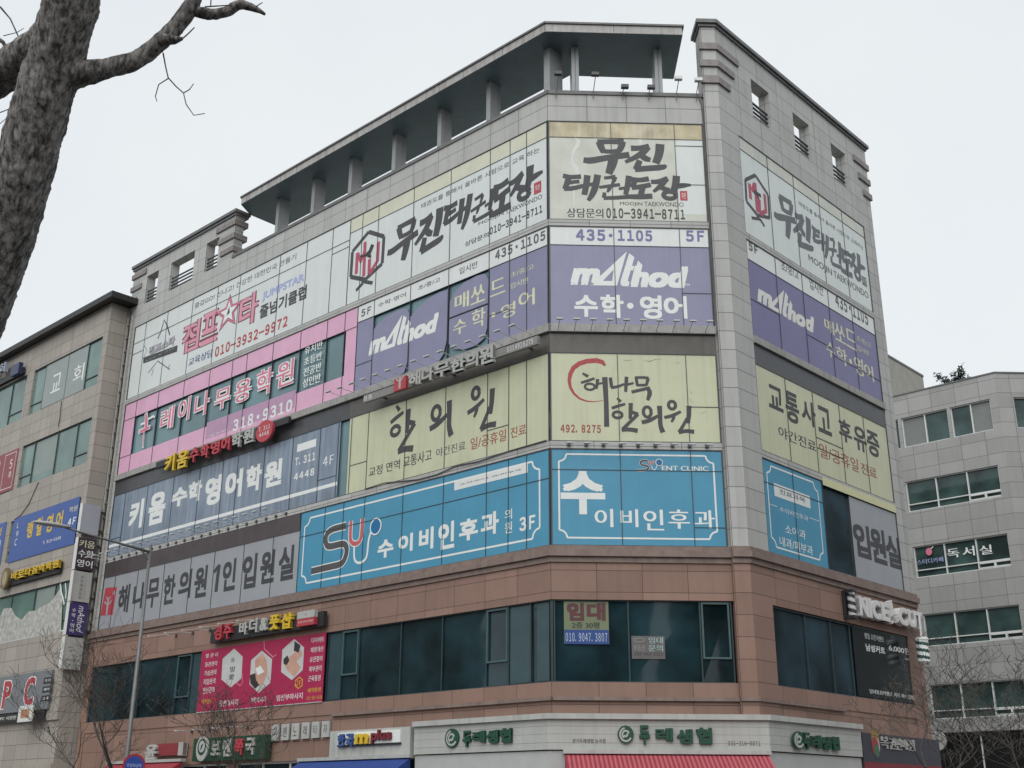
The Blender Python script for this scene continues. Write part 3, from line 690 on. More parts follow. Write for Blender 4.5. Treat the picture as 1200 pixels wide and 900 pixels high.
for u in (-12.5, -6.3, -.6): m.box(E1, u, u+.6, 0, 5.2, -.35, 0)
for u in (.3, 6.2): m.box(E2, u, u+.6, 0, 5.2, -.35, 0)
m.build('stone_wall', EGREY, eb)
MB().plan([tuple(E1.P(EL, 0, -.4)[:2]), (EC.x+.1, EC.y+.4), (EC.x+6.8, EC.y+.4), tuple(E3.P(9, 0, -.4)[:2]), tuple(E1.P(EL, 0, -11)[:2])], 0, ZE-.2).build('core_wall', mat('dark interior wall', (.03, .03, .03), .8, .2), eb)
m = MB(); m.box(E1, EL, .0, ZE, ZE+.07, -.4, .04); m.box(E2, .0, ER, ZE, ZE+.07, -.4, .045); m.build('coping', COPE, eb)
for fr, u0, u1, z0, z1, i in eg:
    gl = MB().box(fr, u0, u1, z0, z1, -.3, -.2).build('window', GLASSE, eb)
    m = MB(); f = .05
    m.box(fr, u0, u1, z0, z0+f, -.2, -.08); m.box(fr, u0, u1, z1-f, z1, -.2, -.08); m.box(fr, u0, u0+f, z0+f, z1-f, -.2, -.081); m.box(fr, u1-f, u1, z0+f, z1-f, -.2, -.081)
    n_ = 2 if i == 4 else 3
    if fr is E2: n_ = 2
    for j in range(1, n_): u = u0+(u1-u0)*j/n_; m.box(fr, u-.03, u+.03, z0+f, z1-f, -.2, -.085)
    if i < 4:
        zt = z0+(z1-z0)*.24; m.box(fr, u0+f, u1-f, zt-.025, zt+.025, -.2, -.09)
        ul = u0+(u1-u0)*(n_-1)/n_
        m.box(fr, ul+.06, u1-.06, zt-.1, zt-.03, -.2, -.07); m.box(fr, ul+.06, u1-.06, z0+.06, z0+.12, -.2, -.07); m.box(fr, (ul+u1)/2-.05, (ul+u1)/2+.05, z0+.06, zt-.03, -.2, -.072)
    m.build('window_frame', WFRAME, gl)
    if i == 4 and fr is E1:
        MB().box(fr, (u0+f if u0 > -4 and 0 else u0+f) if u0 < -3 else (u0+u1)/2+.03, (u0+u1)/2-.03 if u0 < -3 else u1-f, z0+f, z1-f, -.199, -.19).build('blind', mat('grey blind', (.17, .185, .18), .5, .05), gl)
# ground floor of the right building
gl = MB().box(E1, -11.9, -.65, .1, 5.0, -.38, -.3).build('shop_window', mat('dark shop glass', (.012, .013, .013), .08, .2), eb)
m = MB()
for u in (-9, -6.35, -3.3, -.72): m.box(E1, u, u+.06, .1, 5.0, -.3, -.24)
m.box(E1, -11.9, -.65, 3.2, 3.3, -.3, -.235); m.build('window_frame', WFRAME, gl)
s_ = Sign('window_lettering', E1, 'white study room lettering with small pink emblem in windows of the grey building', 'window sign', -5.35, -.8, 13.45, 13.47, None, w=-.075)
k = K(1020, 560, 5)
for ch, a, b_ in (('독', (448, 475), (522, 408)), ('서', (538, 465), (612, 395)), ('실', (638, 455), (714, 388))): s_.text(ch, k, a, b_, WHITE, bold=.02)
s_.text('스터디카페', k, (272, 512), (428, 460), LILAC); 
a = E1.hit(*k(343, 432), -.075); s_.polym(circ(a[0], a[1], .17, .2)[:-1], ROSE); s_.strokes(k, [([(352, 415), (362, 408), (368, 402)], .05)], WHITE)
e = thing('round_sign', E1.P(-5.2, 3.9, .3), 'round white shop sign with grey writing behind the bare branches at lower right', 'sign')
p0 = E1.hit(1098, 868, .7); rr = .47
MB().prism(E1, circ(p0[0], p0[1], rr, rr)[:-1], .6, .7).build('disc', mat('round sign face', (.40, .39, .37), .5, .15, 8), e)
put_text(MB(), E1, 'coffee', p0[0]-.3, p0[1]-.1, p0[0]+.3, p0[1]+.14, .705).build('lettering', GREYL, e)
MB().box(E1, p0[0]-.03, p0[0]+.03, p0[1]+rr-.02, p0[1]+rr+.05, 0, .68).build('bracket', LAMPB, e)

# plain rendered block far behind the grey building
X_ = Fr((40.3, 70, 0), D.t, D.n)
e = thing('apartment_building', X_.P(-6, 0, -5), 'plain beige rendered block with no windows rising behind the grey building', 'building')
MB().box(X_, -22, 0, 0, 40.2, -14, 0).build('rendered_wall', PLAST, e)
MB().box(X_, -22.05, .05, 40.2, 40.4, -14, .06).build('coping', COPE, e)
# the other sides of the crossing, seen only as reflections in the dark glass
def block(x, y, L, dp, h, rz, label, m_):
    c, s2 = math.cos(R(rz)), math.sin(R(rz)); fr = Fr((x, y, 0), (c, s2, 0), (s2, -c, 0))
    e = thing('apartment_building', (x, y, 0), label, 'building')
    MB().box(fr, -L/2, L/2, 0, h, -dp, 0).build('wall', m_, e)
    MB().box(fr, -L/2-.15, L/2+.15, h, h+.5, -dp-.15, .15).build('roof_edge', COPE, e)
    n_ = int(L/6)
    for i in range(n_):
        for j in range(int(h/3.6)-1):
            u = -L/2+3+(L-6)*i/max(1, n_-1); MB().box(fr, u-1.6, u+1.6, 4.6+3.6*j, 6.5+3.6*j, .0, .03).build('window', GLASSD, e)
block(-4, -64, 34, 12, 20, 180, 'beige apartment block across the crossing, reflected in the corner windows', mat('tan wall paint', (.18, .165, .15), .8, .1))
block(-42, -52, 30, 12, 17, 160, 'grey apartment block across the crossing to the left, reflected in dark glass', mat('grey wall paint', (.19, .19, .19), .8, .1))
block(27, -60, 26, 12, 24, 190, 'pale apartment block across the crossing to the right, reflected in dark glass', mat('pale wall paint', (.27, .26, .24), .8, .1))
block(-72, 32, 64, 12, 22, 135, 'brown apartment block facing the long front across the main street', mat('brown wall paint', (.17, .13, .11), .8, .1))
block(47, 13, 36, 12, 25, 225, 'dull grey apartment block facing the right front across the side street', mat('dull wall paint', (.18, .18, .17), .8, .1))

# ================================================================== SIGN BANNERS ON THE CORNER BUILDING
kA6a, kA6b, kA5b = K(140, 220, 4), K(400, 130, 4.615), K(400, 250, 4.615)
kB6, kB5, kB4, kB3 = K(630, 120, 5), K(630, 260, 5), K(630, 390, 5), K(630, 510, 5)
kD6, kD5, kD4, kD3 = K(860, 150, 6), K(860, 280, 6), K(860, 400, 5.4545), K(860, 520, 5)
kA5a, kA4b, kA3b, kA3a, kA2a, kA2b, kB2, kD2 = K(120, 370, 4), K(400, 380, 4.615), K(340, 520, 3.75), K(90, 570, 4.286), K(90, 690, 4), K(360, 690, 4), K(620, 680, 4.286), K(880, 675, 4)
def ring(cx, cy, rx, ry, w): return (circ(cx, cy, rx, ry, 0, 360, 14), w)
# brush lettering: strokes (points, width) in picture units, y down
BR = {
 '무': [([(365, 235), (372, 262), (388, 296)], [30, 26, 22]), ([(352, 236), (430, 232), (505, 232)], [22, 20, 26]), ([(498, 230), (490, 262), (470, 292)], [26, 26, 20]), ([(385, 288), (430, 290), (475, 284)], 18), ([(270, 340), (310, 345), (400, 325), (535, 305)], [22, 28, 24, 26]), ([(442, 322), (435, 360), (412, 415)], [38, 36, 26])],
 '진': [([(550, 272), (600, 272), (655, 258)], [24, 22, 22]), ([(648, 262), (610, 305), (515, 352)], [26, 26, 14]), ([(600, 305), (630, 330), (660, 336)], [22, 26, 18]), ([(718, 245), (712, 300), (688, 355)], [34, 32, 28]), ([(598, 340), (575, 392)], [22, 26]), ([(568, 392), (640, 384), (735, 376), (745, 362)], [22, 24, 24, 10])],
 '태': [([(150, 434), (200, 442), (255, 436)], [20, 18, 20]), ([(172, 475), (245, 464)], 16), ([(185, 440), (172, 480), (158, 510)], [24, 22, 18]), ([(155, 508), (205, 506), (268, 488)], [18, 20, 16]), ([(292, 428), (285, 480), (272, 540)], [26, 24, 22]), ([(280, 484), (330, 478)], 16), ([(352, 424), (338, 490), (320, 535), (294, 572)], [26, 26, 24, 14])],
 '권': [([(392, 446), (425, 442), (458, 436)], [13, 14, 16]), ([(455, 438), (450, 458), (436, 480)], [17, 15, 9]), ([(362, 500), (415, 492), (482, 482)], [12, 15, 14]), ([(424, 494), (418, 512), (408, 526)], [16, 14, 9]), ([(474, 506), (520, 498)], 12), ([(534, 430), (526, 485), (512, 538)], [22, 22, 18]), ([(392, 528), (388, 558)], [14, 16]), ([(386, 560), (460, 557), (538, 549)], [15, 16, 17])],
 '도': [([(548, 452), (600, 458), (652, 448)], [20, 20, 22]), ([(572, 455), (558, 500)], [22, 20]), ([(552, 502), (605, 494), (662, 482)], [18, 20, 20]), ([(615, 492), (602, 545)], [24, 22]), ([(520, 552), (590, 552), (668, 546)], [18, 22, 22])],
 '장': [([(668, 470), (715, 468), (765, 448)], [18, 20, 22]), ([(755, 452), (725, 490), (680, 525)], [22, 22, 12]), ([(712, 490), (740, 508), (775, 514)], [18, 22, 16]), ([(815, 432), (810, 480), (790, 530)], [28, 28, 24]), ([(812, 492), (850, 486), (895, 482)], [22, 22, 10]), ring(772, 542, 36, 20, 18)],
 '해': [([(268, 240), (300, 258)], [9, 14]), ([(258, 296), (300, 282), (335, 268)], [10, 12, 10]), ring(308, 318, 28, 18, 10), ([(352, 272), (350, 300), (344, 330)], [14, 13, 9]), ([(350, 302), (392, 292)], 8), ([(393, 260), (398, 400), (397, 548)], [22, 18, 20])],
 '나': [([(428, 264), (434, 320)], [14, 13]), ([(430, 322), (470, 316), (508, 300)], [12, 12, 9]), ([(522, 258), (518, 300), (514, 345)], [15, 14, 12]), ([(518, 304), (562, 294)], [11, 9])],
 '무2': [([(580, 262), (586, 312)], [13, 12]), ([(574, 264), (620, 262), (650, 266)], [11, 11, 13]), ([(648, 266), (636, 308)], [14, 11]), ([(584, 308), (638, 306)], 11), ([(552, 348), (600, 336), (656, 322)], [13, 13, 13]), ([(646, 326), (656, 350), (640, 394)], [14, 20, 12])],
 '한': [([(470, 384), (490, 406)], [9, 13]), ([(438, 444), (475, 430), (515, 418)], [12, 13, 10]), ring(470, 482, 26, 18, 12), ([(546, 412), (544, 455), (540, 505)], [17, 16, 13]), ([(545, 462), (585, 478)], [13, 16]), ([(585, 476), (540, 520), (495, 566)], [14, 13, 15]), ([(490, 568), (535, 564), (580, 572)], [16, 16, 18])],
 '의': [ring(645, 465, 22, 30, 13), ([(612, 526), (655, 516), (705, 486)], [16, 17, 12]), ([(714, 428), (716, 500), (714, 540), (728, 582)], [20, 17, 17, 20])],
 '원': [ring(792, 426, 20, 23, 13), ([(746, 498), (790, 488), (840, 462)], [13, 15, 11]), ([(800, 488), (796, 506), (784, 524)], [13, 12, 8]), ([(886, 428), (884, 480), (876, 530)], [20, 18, 15]), ([(874, 500), (850, 540), (825, 582)], [13, 12, 15]), ([(822, 582), (865, 572), (908, 578)], [15, 15, 17])],
}
def brush(s, ch, m, box=None, k=None, dw=.004, name='brush_letter'):
    """one brush letter: k = direct picture units on this plane, or box = (u0,z0,u1,z1)"""
    st = BR[ch]; xs = [p[0] for q in st for p in q[0]]; ys = [p[1] for q in st for p in q[0]]
    x0, x1, y0, y1 = min(xs), max(xs), min(ys), max(ys)
    if box is None:
        a = s.fr.hit(*k(x0, y1), s.w); b_ = s.fr.hit(*k(x1, y0), s.w); box = (a[0], a[1], b_[0], b_[1])
    su = (box[2]-box[0])/(x1-x0); sz = (box[3]-box[1])/(y1-y0); sw = math.sqrt(su*sz)
    sw *= 1.42
    mb = MB()
    for j, (pts, wd_) in enumerate(st):
        # smooth the stroke a little
        P_ = [(box[0]+(p[0]-x0)*su, box[1]+(y1-p[1])*sz) for p in pts]
        W_ = [wd_*sw]*len(pts) if isinstance(wd_, (int, float)) else [w*sw for w in wd_]
        if len(P_) > 2 and P_[0] != P_[-1]:
            for _ in range(2):
                Q_, V_ = [P_[0]], [W_[0]]
                for i in range(len(P_)-1):
                    a, b_ = P_[i], P_[i+1]
                    Q_ += [(a[0]*.75+b_[0]*.25, a[1]*.75+b_[1]*.25), (a[0]*.25+b_[0]*.75, a[1]*.25+b_[1]*.75)]
                    V_ += [W_[i]*.75+W_[i+1]*.25, W_[i]*.25+W_[i+1]*.75]
                P_, W_ = Q_+[P_[-1]], V_+[W_[-1]]
        mb.stroke(s.fr, P_, W_, s.w+dw+.0004*j)
    return mb.build(name, m, s.e)
def gbox(s, k, L, R_, Bt, Tp):
    f = lambda p: s.fr.hit(*k(*p), s.w)
    return (f(L)[0], f(Bt)[1], f(R_)[0], f(Tp)[1])
def hexlogo(s, k, hexp, bars, knot, fig, bw_):
    p = UZ(s.fr, k, hexp, s.w); p.append(p[0]); sc_ = abs(p[0][1]-p[3][1])
    mb = MB()
    for i in range(6): mb.stroke(s.fr, [p[i], p[i+1]], .085*sc_, s.w+.004+.0003*i)
    for i, q_ in enumerate(knot): mb.stroke(s.fr, UZ(s.fr, k, q_, s.w), .07*sc_, s.w+.006+.0003*i)
    mb.build('hexagon_emblem', INK, s.e)
    s.strokes(k, [(b_, bw_) for b_ in bars], ROSER, 'monogram')
    s.strokes(k, fig, BLACK, 'kicking_figure', dw=.008)
ROSER = mat('wine red lettering', (.38, .06, .11), .5, .1)
def mathod(s, box, m=None):
    """sloping lower case logo with a triangular tall letter, fitted into box (u0,z0,u1,z1)"""
    m = m or WHITE
    N_ = lambda l: [(box[0]+(x-65)/1025*(box[2]-box[0]), box[1]+(297-y)/289*(box[3]-box[1])) for x, y in l]
    def T_(t_, x0, y0, x1, y1, b_): a, c = N_([(x0, y0), (x1, y1)]); s.textm(t_, a[0], a[1], c[0], c[1], m, bold=b_, shear=.22)
    T_('m', 65, 286, 322, 150, .05); T_('hod', 582, 297, 1090, 122, .05)
    for i, p in enumerate(([(235, 287), (560, 8), (440, 158), (345, 250)], [(235, 287), (345, 250), (425, 250), (465, 287)], [(560, 8), (440, 158), (425, 250), (465, 287)])): s.polym(N_(p), m, 'triangle_letter', dw=.004+.0002*i)
    s.polym(N_([(580, 22), (625, 55), (600, 125), (622, 125), (608, 162), (588, 162), (560, 245), (575, 255), (565, 290), (512, 290), (495, 272), (500, 240), (530, 160)]), m, 'tall_letter')
    s.polym(N_([(655, 80), (692, 118), (645, 292), (582, 292)]), m, 'tall_letter', dw=.0048)
def notch_frame(s, u0, u1, z0, z1, n, wd_, m):
    p = []
    for cx, cz, a in ((u0, z0, 90), (u1, z0, 180), (u1, z1, 270), (u0, z1, 360)):
        p += [(cx+n*math.cos(R(a-t_)), cz+n*math.sin(R(a-t_))) for t_ in (0, 30, 60, 90)]
    p.append(p[0]); mb = MB()
    for i in range(len(p)-1): mb.stroke(s.fr, [p[i], p[i+1]], wd_, s.w+.004+.0001*i)
    return mb.build('border_line', m, s.e)

# ---------------- front A, sixth floor
s_ = Sign('sign_banner', A, 'white jump rope club banner with outlined pink lettering and red phone number', 'banner', AW+.05, -9.83, 18.75, 22.24, GRWH)
s_.text('즐겁GO! 신나고! 건강한 대한민국 만들기', kA6a, (352, 568), (830, 306), GREYL, bold=.006)
for ch, a, b_ in (('점', (290, 785), (382, 612)), ('프', (378, 748), (470, 562)), ('타', (556, 662), (655, 478))):
    s_.text(ch, kA6a, (a[0]-5, a[1]+5), (b_[0]+5, b_[1]-5), mat('deep wine outline', (.17, .03, .06), .5, .1), 'letter_outline', bold=.068); s_.text(ch, kA6a, a, b_, mat('light pink lettering', (.62, .27, .35), .5, .05), bold=.024, dw=.008)
c0_ = A.hit(*kA6a(512, 585), WP)
def starp(cx, cz, ru, rz, f=.42, rot=90): return [(cx+ru*(1 if i % 2 == 0 else f)*math.cos(R(rot+36*i)), cz+rz*(1 if i % 2 == 0 else f)*math.sin(R(rot+36*i))) for i in range(10)]
for rr, m_, dw in ((1.0, MATS['deep wine outline'], .010), (.93, ROSE, .012), (.72, MATS['deep wine outline'], .014), (.64, WHITE, .016)): s_.polym(starp(c0_[0], c0_[1], 1.0*rr, .86*rr), m_, 'star', dw=dw)
s_.polym([(c0_[0]-.12, c0_[1]-.12), (c0_[0]+.1, c0_[1]-.05), (c0_[0]+.03, c0_[1]+.3)], INK, 'star', dw=.018)
s_.text('JUMPSTAR', kA6a, (668, 538), (868, 398), LILAC, bold=.03); s_.text('줄넘기클럽', kA6a, (655, 618), (880, 452), INK, bold=.03)
s_.text('010-3932-9972', kA6a, (446, 796), (790, 598), RED, bold=.03); s_.text('교육상담', kA6a, (322, 840), (440, 752), NAVY, bold=.02)
s_.strokes(kA6a, [([(180, 708), (196, 670), (210, 620), (222, 640), (236, 690)], .09)], GREYL, 'star_drawing')
s_.strokes(kA6a, [([(135, 868), (180, 812), (236, 852)], .05), ([(150, 880), (160, 850)], .04), ([(228, 850), (236, 830)], .05), ([(115, 740), (130, 760), (112, 800)], .03)], GREYL, 'star_drawing')
s_.text('점프스타', kA6a, (136, 792), (264, 690), INK, 'letter_outline', bold=.06); s_.text('점프스타', kA6a, (138, 790), (262, 692), mat('pale lilac lettering', (.50, .47, .55), .5, .05), bold=.015, dw=.008)
s_.poly(kA6a, [(112, 797), (273, 738), (270, 768), (112, 824)], INK, 'ribbon', dw=.006); s_.text('JUMP ★ STAR', kA6a, (122, 815), (262, 748), WHITE, dw=.01)
# the taekwondo banner, front A
def tkd_strip(s, u0, u1, z0, z1, m_): return MB().box(s.fr, u0, u1, z0, z1, s.w+.0005, s.w+.0025).build('faded_strip', m_, s.e)
s_ = Sign('sign_banner', A, 'long weathered white martial arts banner with brush lettering under the roof canopy', 'banner', -9.79, -.06, 18.75, 22.24, GRWH)
tkd_strip(s_, -9.79, -.06, 21.69, 22.24, CREAM)
for ch, L_, R_, Bt, Tp in (('무', (250, 768), (415, 660), (325, 812), (355, 605)), ('진', (398, 735), (548, 640), (470, 745), (530, 525)), ('태', (553, 595), (697, 480), (655, 640), (690, 452)), ('권', (700, 560), (820, 500), (745, 585), (812, 422)), ('도', (800, 535), (917, 490), (850, 545), (868, 392)), ('장', (905, 420), (1090, 320), (970, 482), (1020, 297))):
    brush(s_, ch, INK, box=gbox(s_, kA6b, L_, R_, Bt, Tp))
s_.text('태권도를 통해서 올바른 사람으로 교육 하는', kA6b, (432, 530), (1072, 192), GREYL, bold=.006)
s_.text('MOOJIN', kA6b, (742, 625), (878, 543), INK, bold=.006); s_.text('TAEKWONDO', kA6b, (888, 562), (1086, 448), GREYL)
s_.text('상담문의', kA6b, (668, 737), (797, 652), INK, bold=.018); s_.text('010-3941-8711', kA6b, (803, 672), (1087, 506), INK, bold=.03)
a, b_ = A.hit(*kA6b(1042, 455), WP), A.hit(*kA6b(1081, 375), WP)
s_.rect(a[0], b_[0], a[1], b_[1], RED, 'red_seal', dw=.004); s_.textm('무진', a[0]+.06, a[1]+.1, b_[0]-.06, b_[1]-.1, WHITE, dw=.008)
kL = K(400, 250, 9)
hexlogo(s_, kL, [(290, 195), (450, 245), (432, 530), (250, 700), (100, 670), (118, 405)], [[(170, 415), (157, 640)], [(178, 430), (205, 520), (245, 400)], [(252, 300), (236, 665)], [(392, 300), (382, 500), (295, 640)], [(298, 480), (292, 640)]], [[(155, 815), (230, 735)], [(215, 715), (330, 735)]], [([(200, 455), (280, 440), (310, 440)], .1), ([(270, 440), (305, 400), (332, 330)], .2), ([(280, 450), (315, 458)], .1)], .17)
# ---------------- front B, sixth floor
s_ = Sign('sign_banner', B, 'water stained martial arts banner with black brush lettering on the narrow corner front', 'banner', .06, 4.97, 18.75, 22.24, PALECREAM)
tkd_strip(s_, .06, 4.97, 21.69, 22.24, STAIN)
mb_ = MB(); mb_.box(B, 4.1, 4.97, 19.0, 21.68, s_.w+.0005, s_.w+.0018); mb_.build('newer_film', GRWH, s_.e)
s_.strokes(kB6, [([(215, 205), (240, 222), (236, 250), (212, 280), (203, 320), (205, 360), (228, 385), (238, 430), (222, 470), (212, 520), (214, 640)], [.05, .10, .13, .10, .08, .10, .12, .12, .08, .06, .04]), ([(805, 215), (808, 300), (806, 380)], [.05, .08, .04]), ([(600, 212), (604, 235), (598, 250)], [.14, .10, .04])], mat('water mark on film', (.60, .64, .60), .5, .05), 'water_mark', dw=.0022)
for ch in '무진태권도장': brush(s_, ch, INK, k=kB6)
s_.text('MOOJIN', kB6, (483, 608), (613, 585), INK, bold=.006); s_.text('TAEKWONDO', kB6, (625, 608), (855, 586), GREYL)
s_.text('상담문의', kB6, (172, 674), (385, 622), INK, bold=.018); s_.text('010-3941-8711', kB6, (403, 678), (862, 628), INK, bold=.03)
a, b_ = B.hit(*kB6(836, 575), WP), B.hit(*kB6(876, 520), WP)
s_.rect(a[0], b_[0], a[1], b_[1], RED, 'red_seal', dw=.006); s_.textm('무진', a[0]+.05, a[1]+.06, b_[0]-.05, b_[1]-.06, WHITE, dw=.009)
# ---------------- front D, sixth floor
s_ = Sign('sign_banner', D, 'pale martial arts banner with hexagon emblem and brush lettering on the right front, top floor', 'banner', DL+.05, DR-.05, 18.75, 22.24, GRWH)
tkd_strip(s_, DL+.05, DR-.05, 21.8, 22.24, PALECREAM)
DI = mat('faded grey brush lettering', (.10, .115, .12), .5, .1)
for ch, k, L_, R_, Bt, Tp in (('무', kD6, (282, 600), (435, 670), (372, 768), (345, 490)), ('진', kD6, (418, 710), (552, 815), (500, 843), (515, 628)), ('태', kD6, (550, 730), (660, 800), (640, 912), (640, 745)), ('권', kD6, (664, 840), (755, 920), (720, 972), (735, 800)), ('도', kD5, (748, 160), (828, 205), (795, 242), (785, 88)), ('장', kD5, (815, 200), (924, 220), (872, 282), (882, 112))):
    brush(s_, ch, DI, box=gbox(s_, k, L_, R_, Bt, Tp))
s_.text('태권도를 통해서 올바른 사람으로 교육하는', kD6, (455, 540), (910, 832), GREYL, bold=.004)
s_.text('MOOJIN', kD5, (525, 165), (690, 215), INK, bold=.006); s_.text('TAEKWONDO', kD5, (700, 265), (945, 378), GREYL)
a, b_ = D.hit(*kD5(905, 320), WP), D.hit(*kD5(930, 278), WP); s_.rect(a[0], b_[0], a[1], b_[1], GREYL, 'seal', dw=.004); s_.textm('무진', a[0]+.04, a[1]+.06, b_[0]-.04, b_[1]-.06, GRWH, dw=.008)
hexlogo(s_, kD6, [(150, 332), (240, 470), (250, 632), (165, 612), (88, 515), (80, 365)], [[(108, 390), (118, 500)], [(112, 400), (130, 440), (142, 395)], [(148, 385), (165, 590)], [(178, 500), (182, 600)], [(215, 465), (225, 585), (185, 605)]], [[(125, 632), (180, 640)], [(160, 622), (190, 650), (215, 692)]], [([(140, 450), (175, 468), (190, 480)], .12), ([(150, 440), (175, 500)], .08)], .17)

# ---------------- front A, fifth floor: dance school and maths academy
s_ = Sign('sign_banner', A, 'pink framed dance school banner with pink outlined lettering on teal glass', 'banner', AW+.05, -9.12, 15.22, 18.48, None)
mb_ = MB(); mb_.box(A, AW+.05, -9.12, 17.73, 18.48, WP-.018, WP); mb_.box(A, AW+.05, -24.27, 15.22, 17.73, WP-.018, WP); mb_.box(A, -9.72, -9.12, 15.22, 17.73, WP-.018, WP); mb_.box(A, -24.27, -9.72, 15.22, 15.99, WP-.018, WP)
mb_.build('pink_border', PINK, s_.e)
for ch, a, b_ in (('레', (268, 545), (340, 418)), ('이', (350, 505), (416, 375)), ('나', (428, 482), (506, 345)), ('무', (522, 450), (606, 325)), ('용', (615, 418), (702, 283)), ('학', (718, 385), (803, 233)), ('원', (813, 345), (902, 195))):
    s_.text(ch, kA5a, (a[0]-3, a[1]+3), (b_[0]+3, b_[1]-3), WHITE, 'letter_outline', bold=.06); s_.text(ch, kA5a, a, b_, ROSE, bold=.012, dw=.008)
s_.strokes(kA5a, [([(205, 455), (207, 480)], .24), ([(207, 480), (205, 540)], .3), ([(170, 545), (205, 530), (225, 520)], .2), ([(195, 540), (190, 620)], .12), ([(207, 490), (240, 470), (245, 478)], .1), ([(205, 500), (180, 510)], .1)], WHITE, 'dancer_outline')
s_.strokes(kA5a, [([(205, 460), (207, 480)], .14), ([(207, 480), (205, 540)], .2), ([(175, 545), (205, 530), (222, 522)], .12), ([(195, 540), (191, 612)], .06)], ROSE, 'dancer', dw=.009)
for i, t_ in enumerate(('유치반', '초등반', '전공반', '성인반')): s_.text(t_, kA5a, (947-3*i, 185+52*i), (1034-3*i, 115+50*i), WHITE, bold=.02)
a, b_ = A.hit(*kA5a(482, 585), WP), A.hit(*kA5a(905, 375), WP)
s_.rect(a[0], b_[0], 15.45, 16.15, mat('translucent mauve strip', (.42, .25, .38), .4, .05), 'phone_strip', dw=.002)
s_.text('318·9310', kA5a, (610, 545), (892, 388), WHITE, bold=.03); s_.text('그룹 및 상담', kA5a, (490, 572), (590, 528), WHITE, bold=.01)
def method_sign(fr, u0, u1, zs, label, m_, parts=None):
    s_ = Sign('sign_banner', fr, label, 'banner', u0, u1, 15.22, 18.48, None)
    MB().box(fr, u0, u1, zs+.004, 18.48, WP-.018, WP).build('white_strip', WHITEF, s_.e)
    if parts is None: MB().box(fr, u0, u1, 15.22, zs, WP-.018, WP).build('panel', m_, s_.e)
    else:
        mb = MB()
        for p in parts: mb.prism(fr, p, WP-.018, WP)
        mb.build('panel', m_, s_.e)
    return s_
pp = lambda l: [A.hit(*kA5b(*q_), WP) for q_ in l]
def rnd(u0, u1, z0, z1): return [(u0, z0), (u1, z0), (u1, z1), (u0, z1)]
vio = [rnd(-9.08, -8.22, 15.22, 17.84), [(-8.18, 15.25), (-7.0, 15.22), (-6.5, 15.30), (-6.36, 15.6), (-6.33, 17.4), (-6.5, 17.66), (-6.9, 17.72), (-7.5, 17.66), (-8.0, 17.48), (-8.18, 17.35)],
       [(-6.28, 15.26), (-4.85, 15.22), (-4.6, 15.45), (-4.46, 15.9), (-4.46, 17.72), (-4.9, 17.75), (-5.5, 17.66), (-6.0, 17.45), (-6.28, 17.25)],
       [(-4.35, 16.68), (-2.6, 16.68), (-2.58, 17.5), (-2.75, 17.76), (-3.1, 17.8), (-3.7, 17.74), (-4.15, 17.5), (-4.35, 17.25)],
       [(-4.35, 15.75), (-4.1, 15.5), (-3.6, 15.36), (-3.1, 15.36), (-2.75, 15.5), (-2.62, 15.8), (-2.6, 16.62), (-4.35, 16.62)], rnd(-2.52, -.05, 15.22, 17.84)]
s_ = method_sign(A, -9.08, -.05, 17.86, 'violet maths academy banner on the left front, its film curling away from teal panes', PURP, vio)
s_.text('5F', kA5b, (107, 562), (162, 500), GREYL, bold=.03); s_.text('수학·영어', kA5b, (198, 512), (350, 424), GREYL); s_.text('초/중/고', kA5b, (415, 418), (535, 343), GREYL); s_.text('입시반', kA5b, (638, 333), (738, 254), GREYL)
s_.text('435·1105', kA5b, (832, 255), (1103, 90), GREYL, bold=.035)
a, b_, c_ = A.hit(*kA5b(147, 778), WP), A.hit(*kA5b(528, 535), WP), A.hit(*kA5b(330, 548), WP); mathod(s_, (a[0], a[1], b_[0], c_[1]))
for ch, a, b_ in (('매', (612, 532), (692, 413)), ('쏘', (700, 502), (778, 373)), ('드', (805, 458), (887, 338)), ('수', (605, 668), (678, 558)), ('학', (705, 632), (780, 500)), ('영', (862, 580), (942, 470)), ('어', (958, 525), (1047, 398))): s_.text(ch, kA5b, a, b_, PALEYE, bold=.02)
q_ = A.hit(*kA5b(823, 549), WP); s_.polym(circ(q_[0], q_[1], .09, .09)[:-1], PALEYE, 'dot')
s_.text('초/중/고', kA5b, (915, 350), (1042, 272), PALEYE); s_.text('입시반', kA5b, (915, 412), (1013, 342), PALEYE)
# front B
s_ = method_sign(B, .06, 4.97, 17.86, 'violet maths academy banner with white sloping logo on the narrow corner front', PURP)
s_.text('435', kB5, (225, 110), (395, 45), VIOL, bold=.04); s_.text('1105', kB5, (470, 112), (670, 50), VIOL, bold=.04); s_.text('5F', kB5, (870, 116), (975, 52), VIOL, bold=.04)
q_ = B.hit(*kB5(428, 80), WP); s_.polym(circ(q_[0], q_[1], .06, .06)[:-1], VIOL, 'dot')
a, b_ = B.hit(*kB5(193, 377), WP), B.hit(*kB5(878, 180), WP); mathod(s_, (a[0], a[1], b_[0], b_[1]))
s_.text('TM', kB5, (858, 376), (890, 362), WHITE)
for ch, a, b_ in (('수', (216, 555), (352, 430)), ('학', (370, 562), (502, 428)), ('영', (602, 568), (725, 432)), ('어', (742, 565), (872, 436))): s_.text(ch, kB5, a, b_, WHITE, bold=.03)
q_ = B.hit(*kB5(543, 492), WP); s_.polym(circ(q_[0], q_[1], .1, .1)[:-1], WHITE, 'dot')
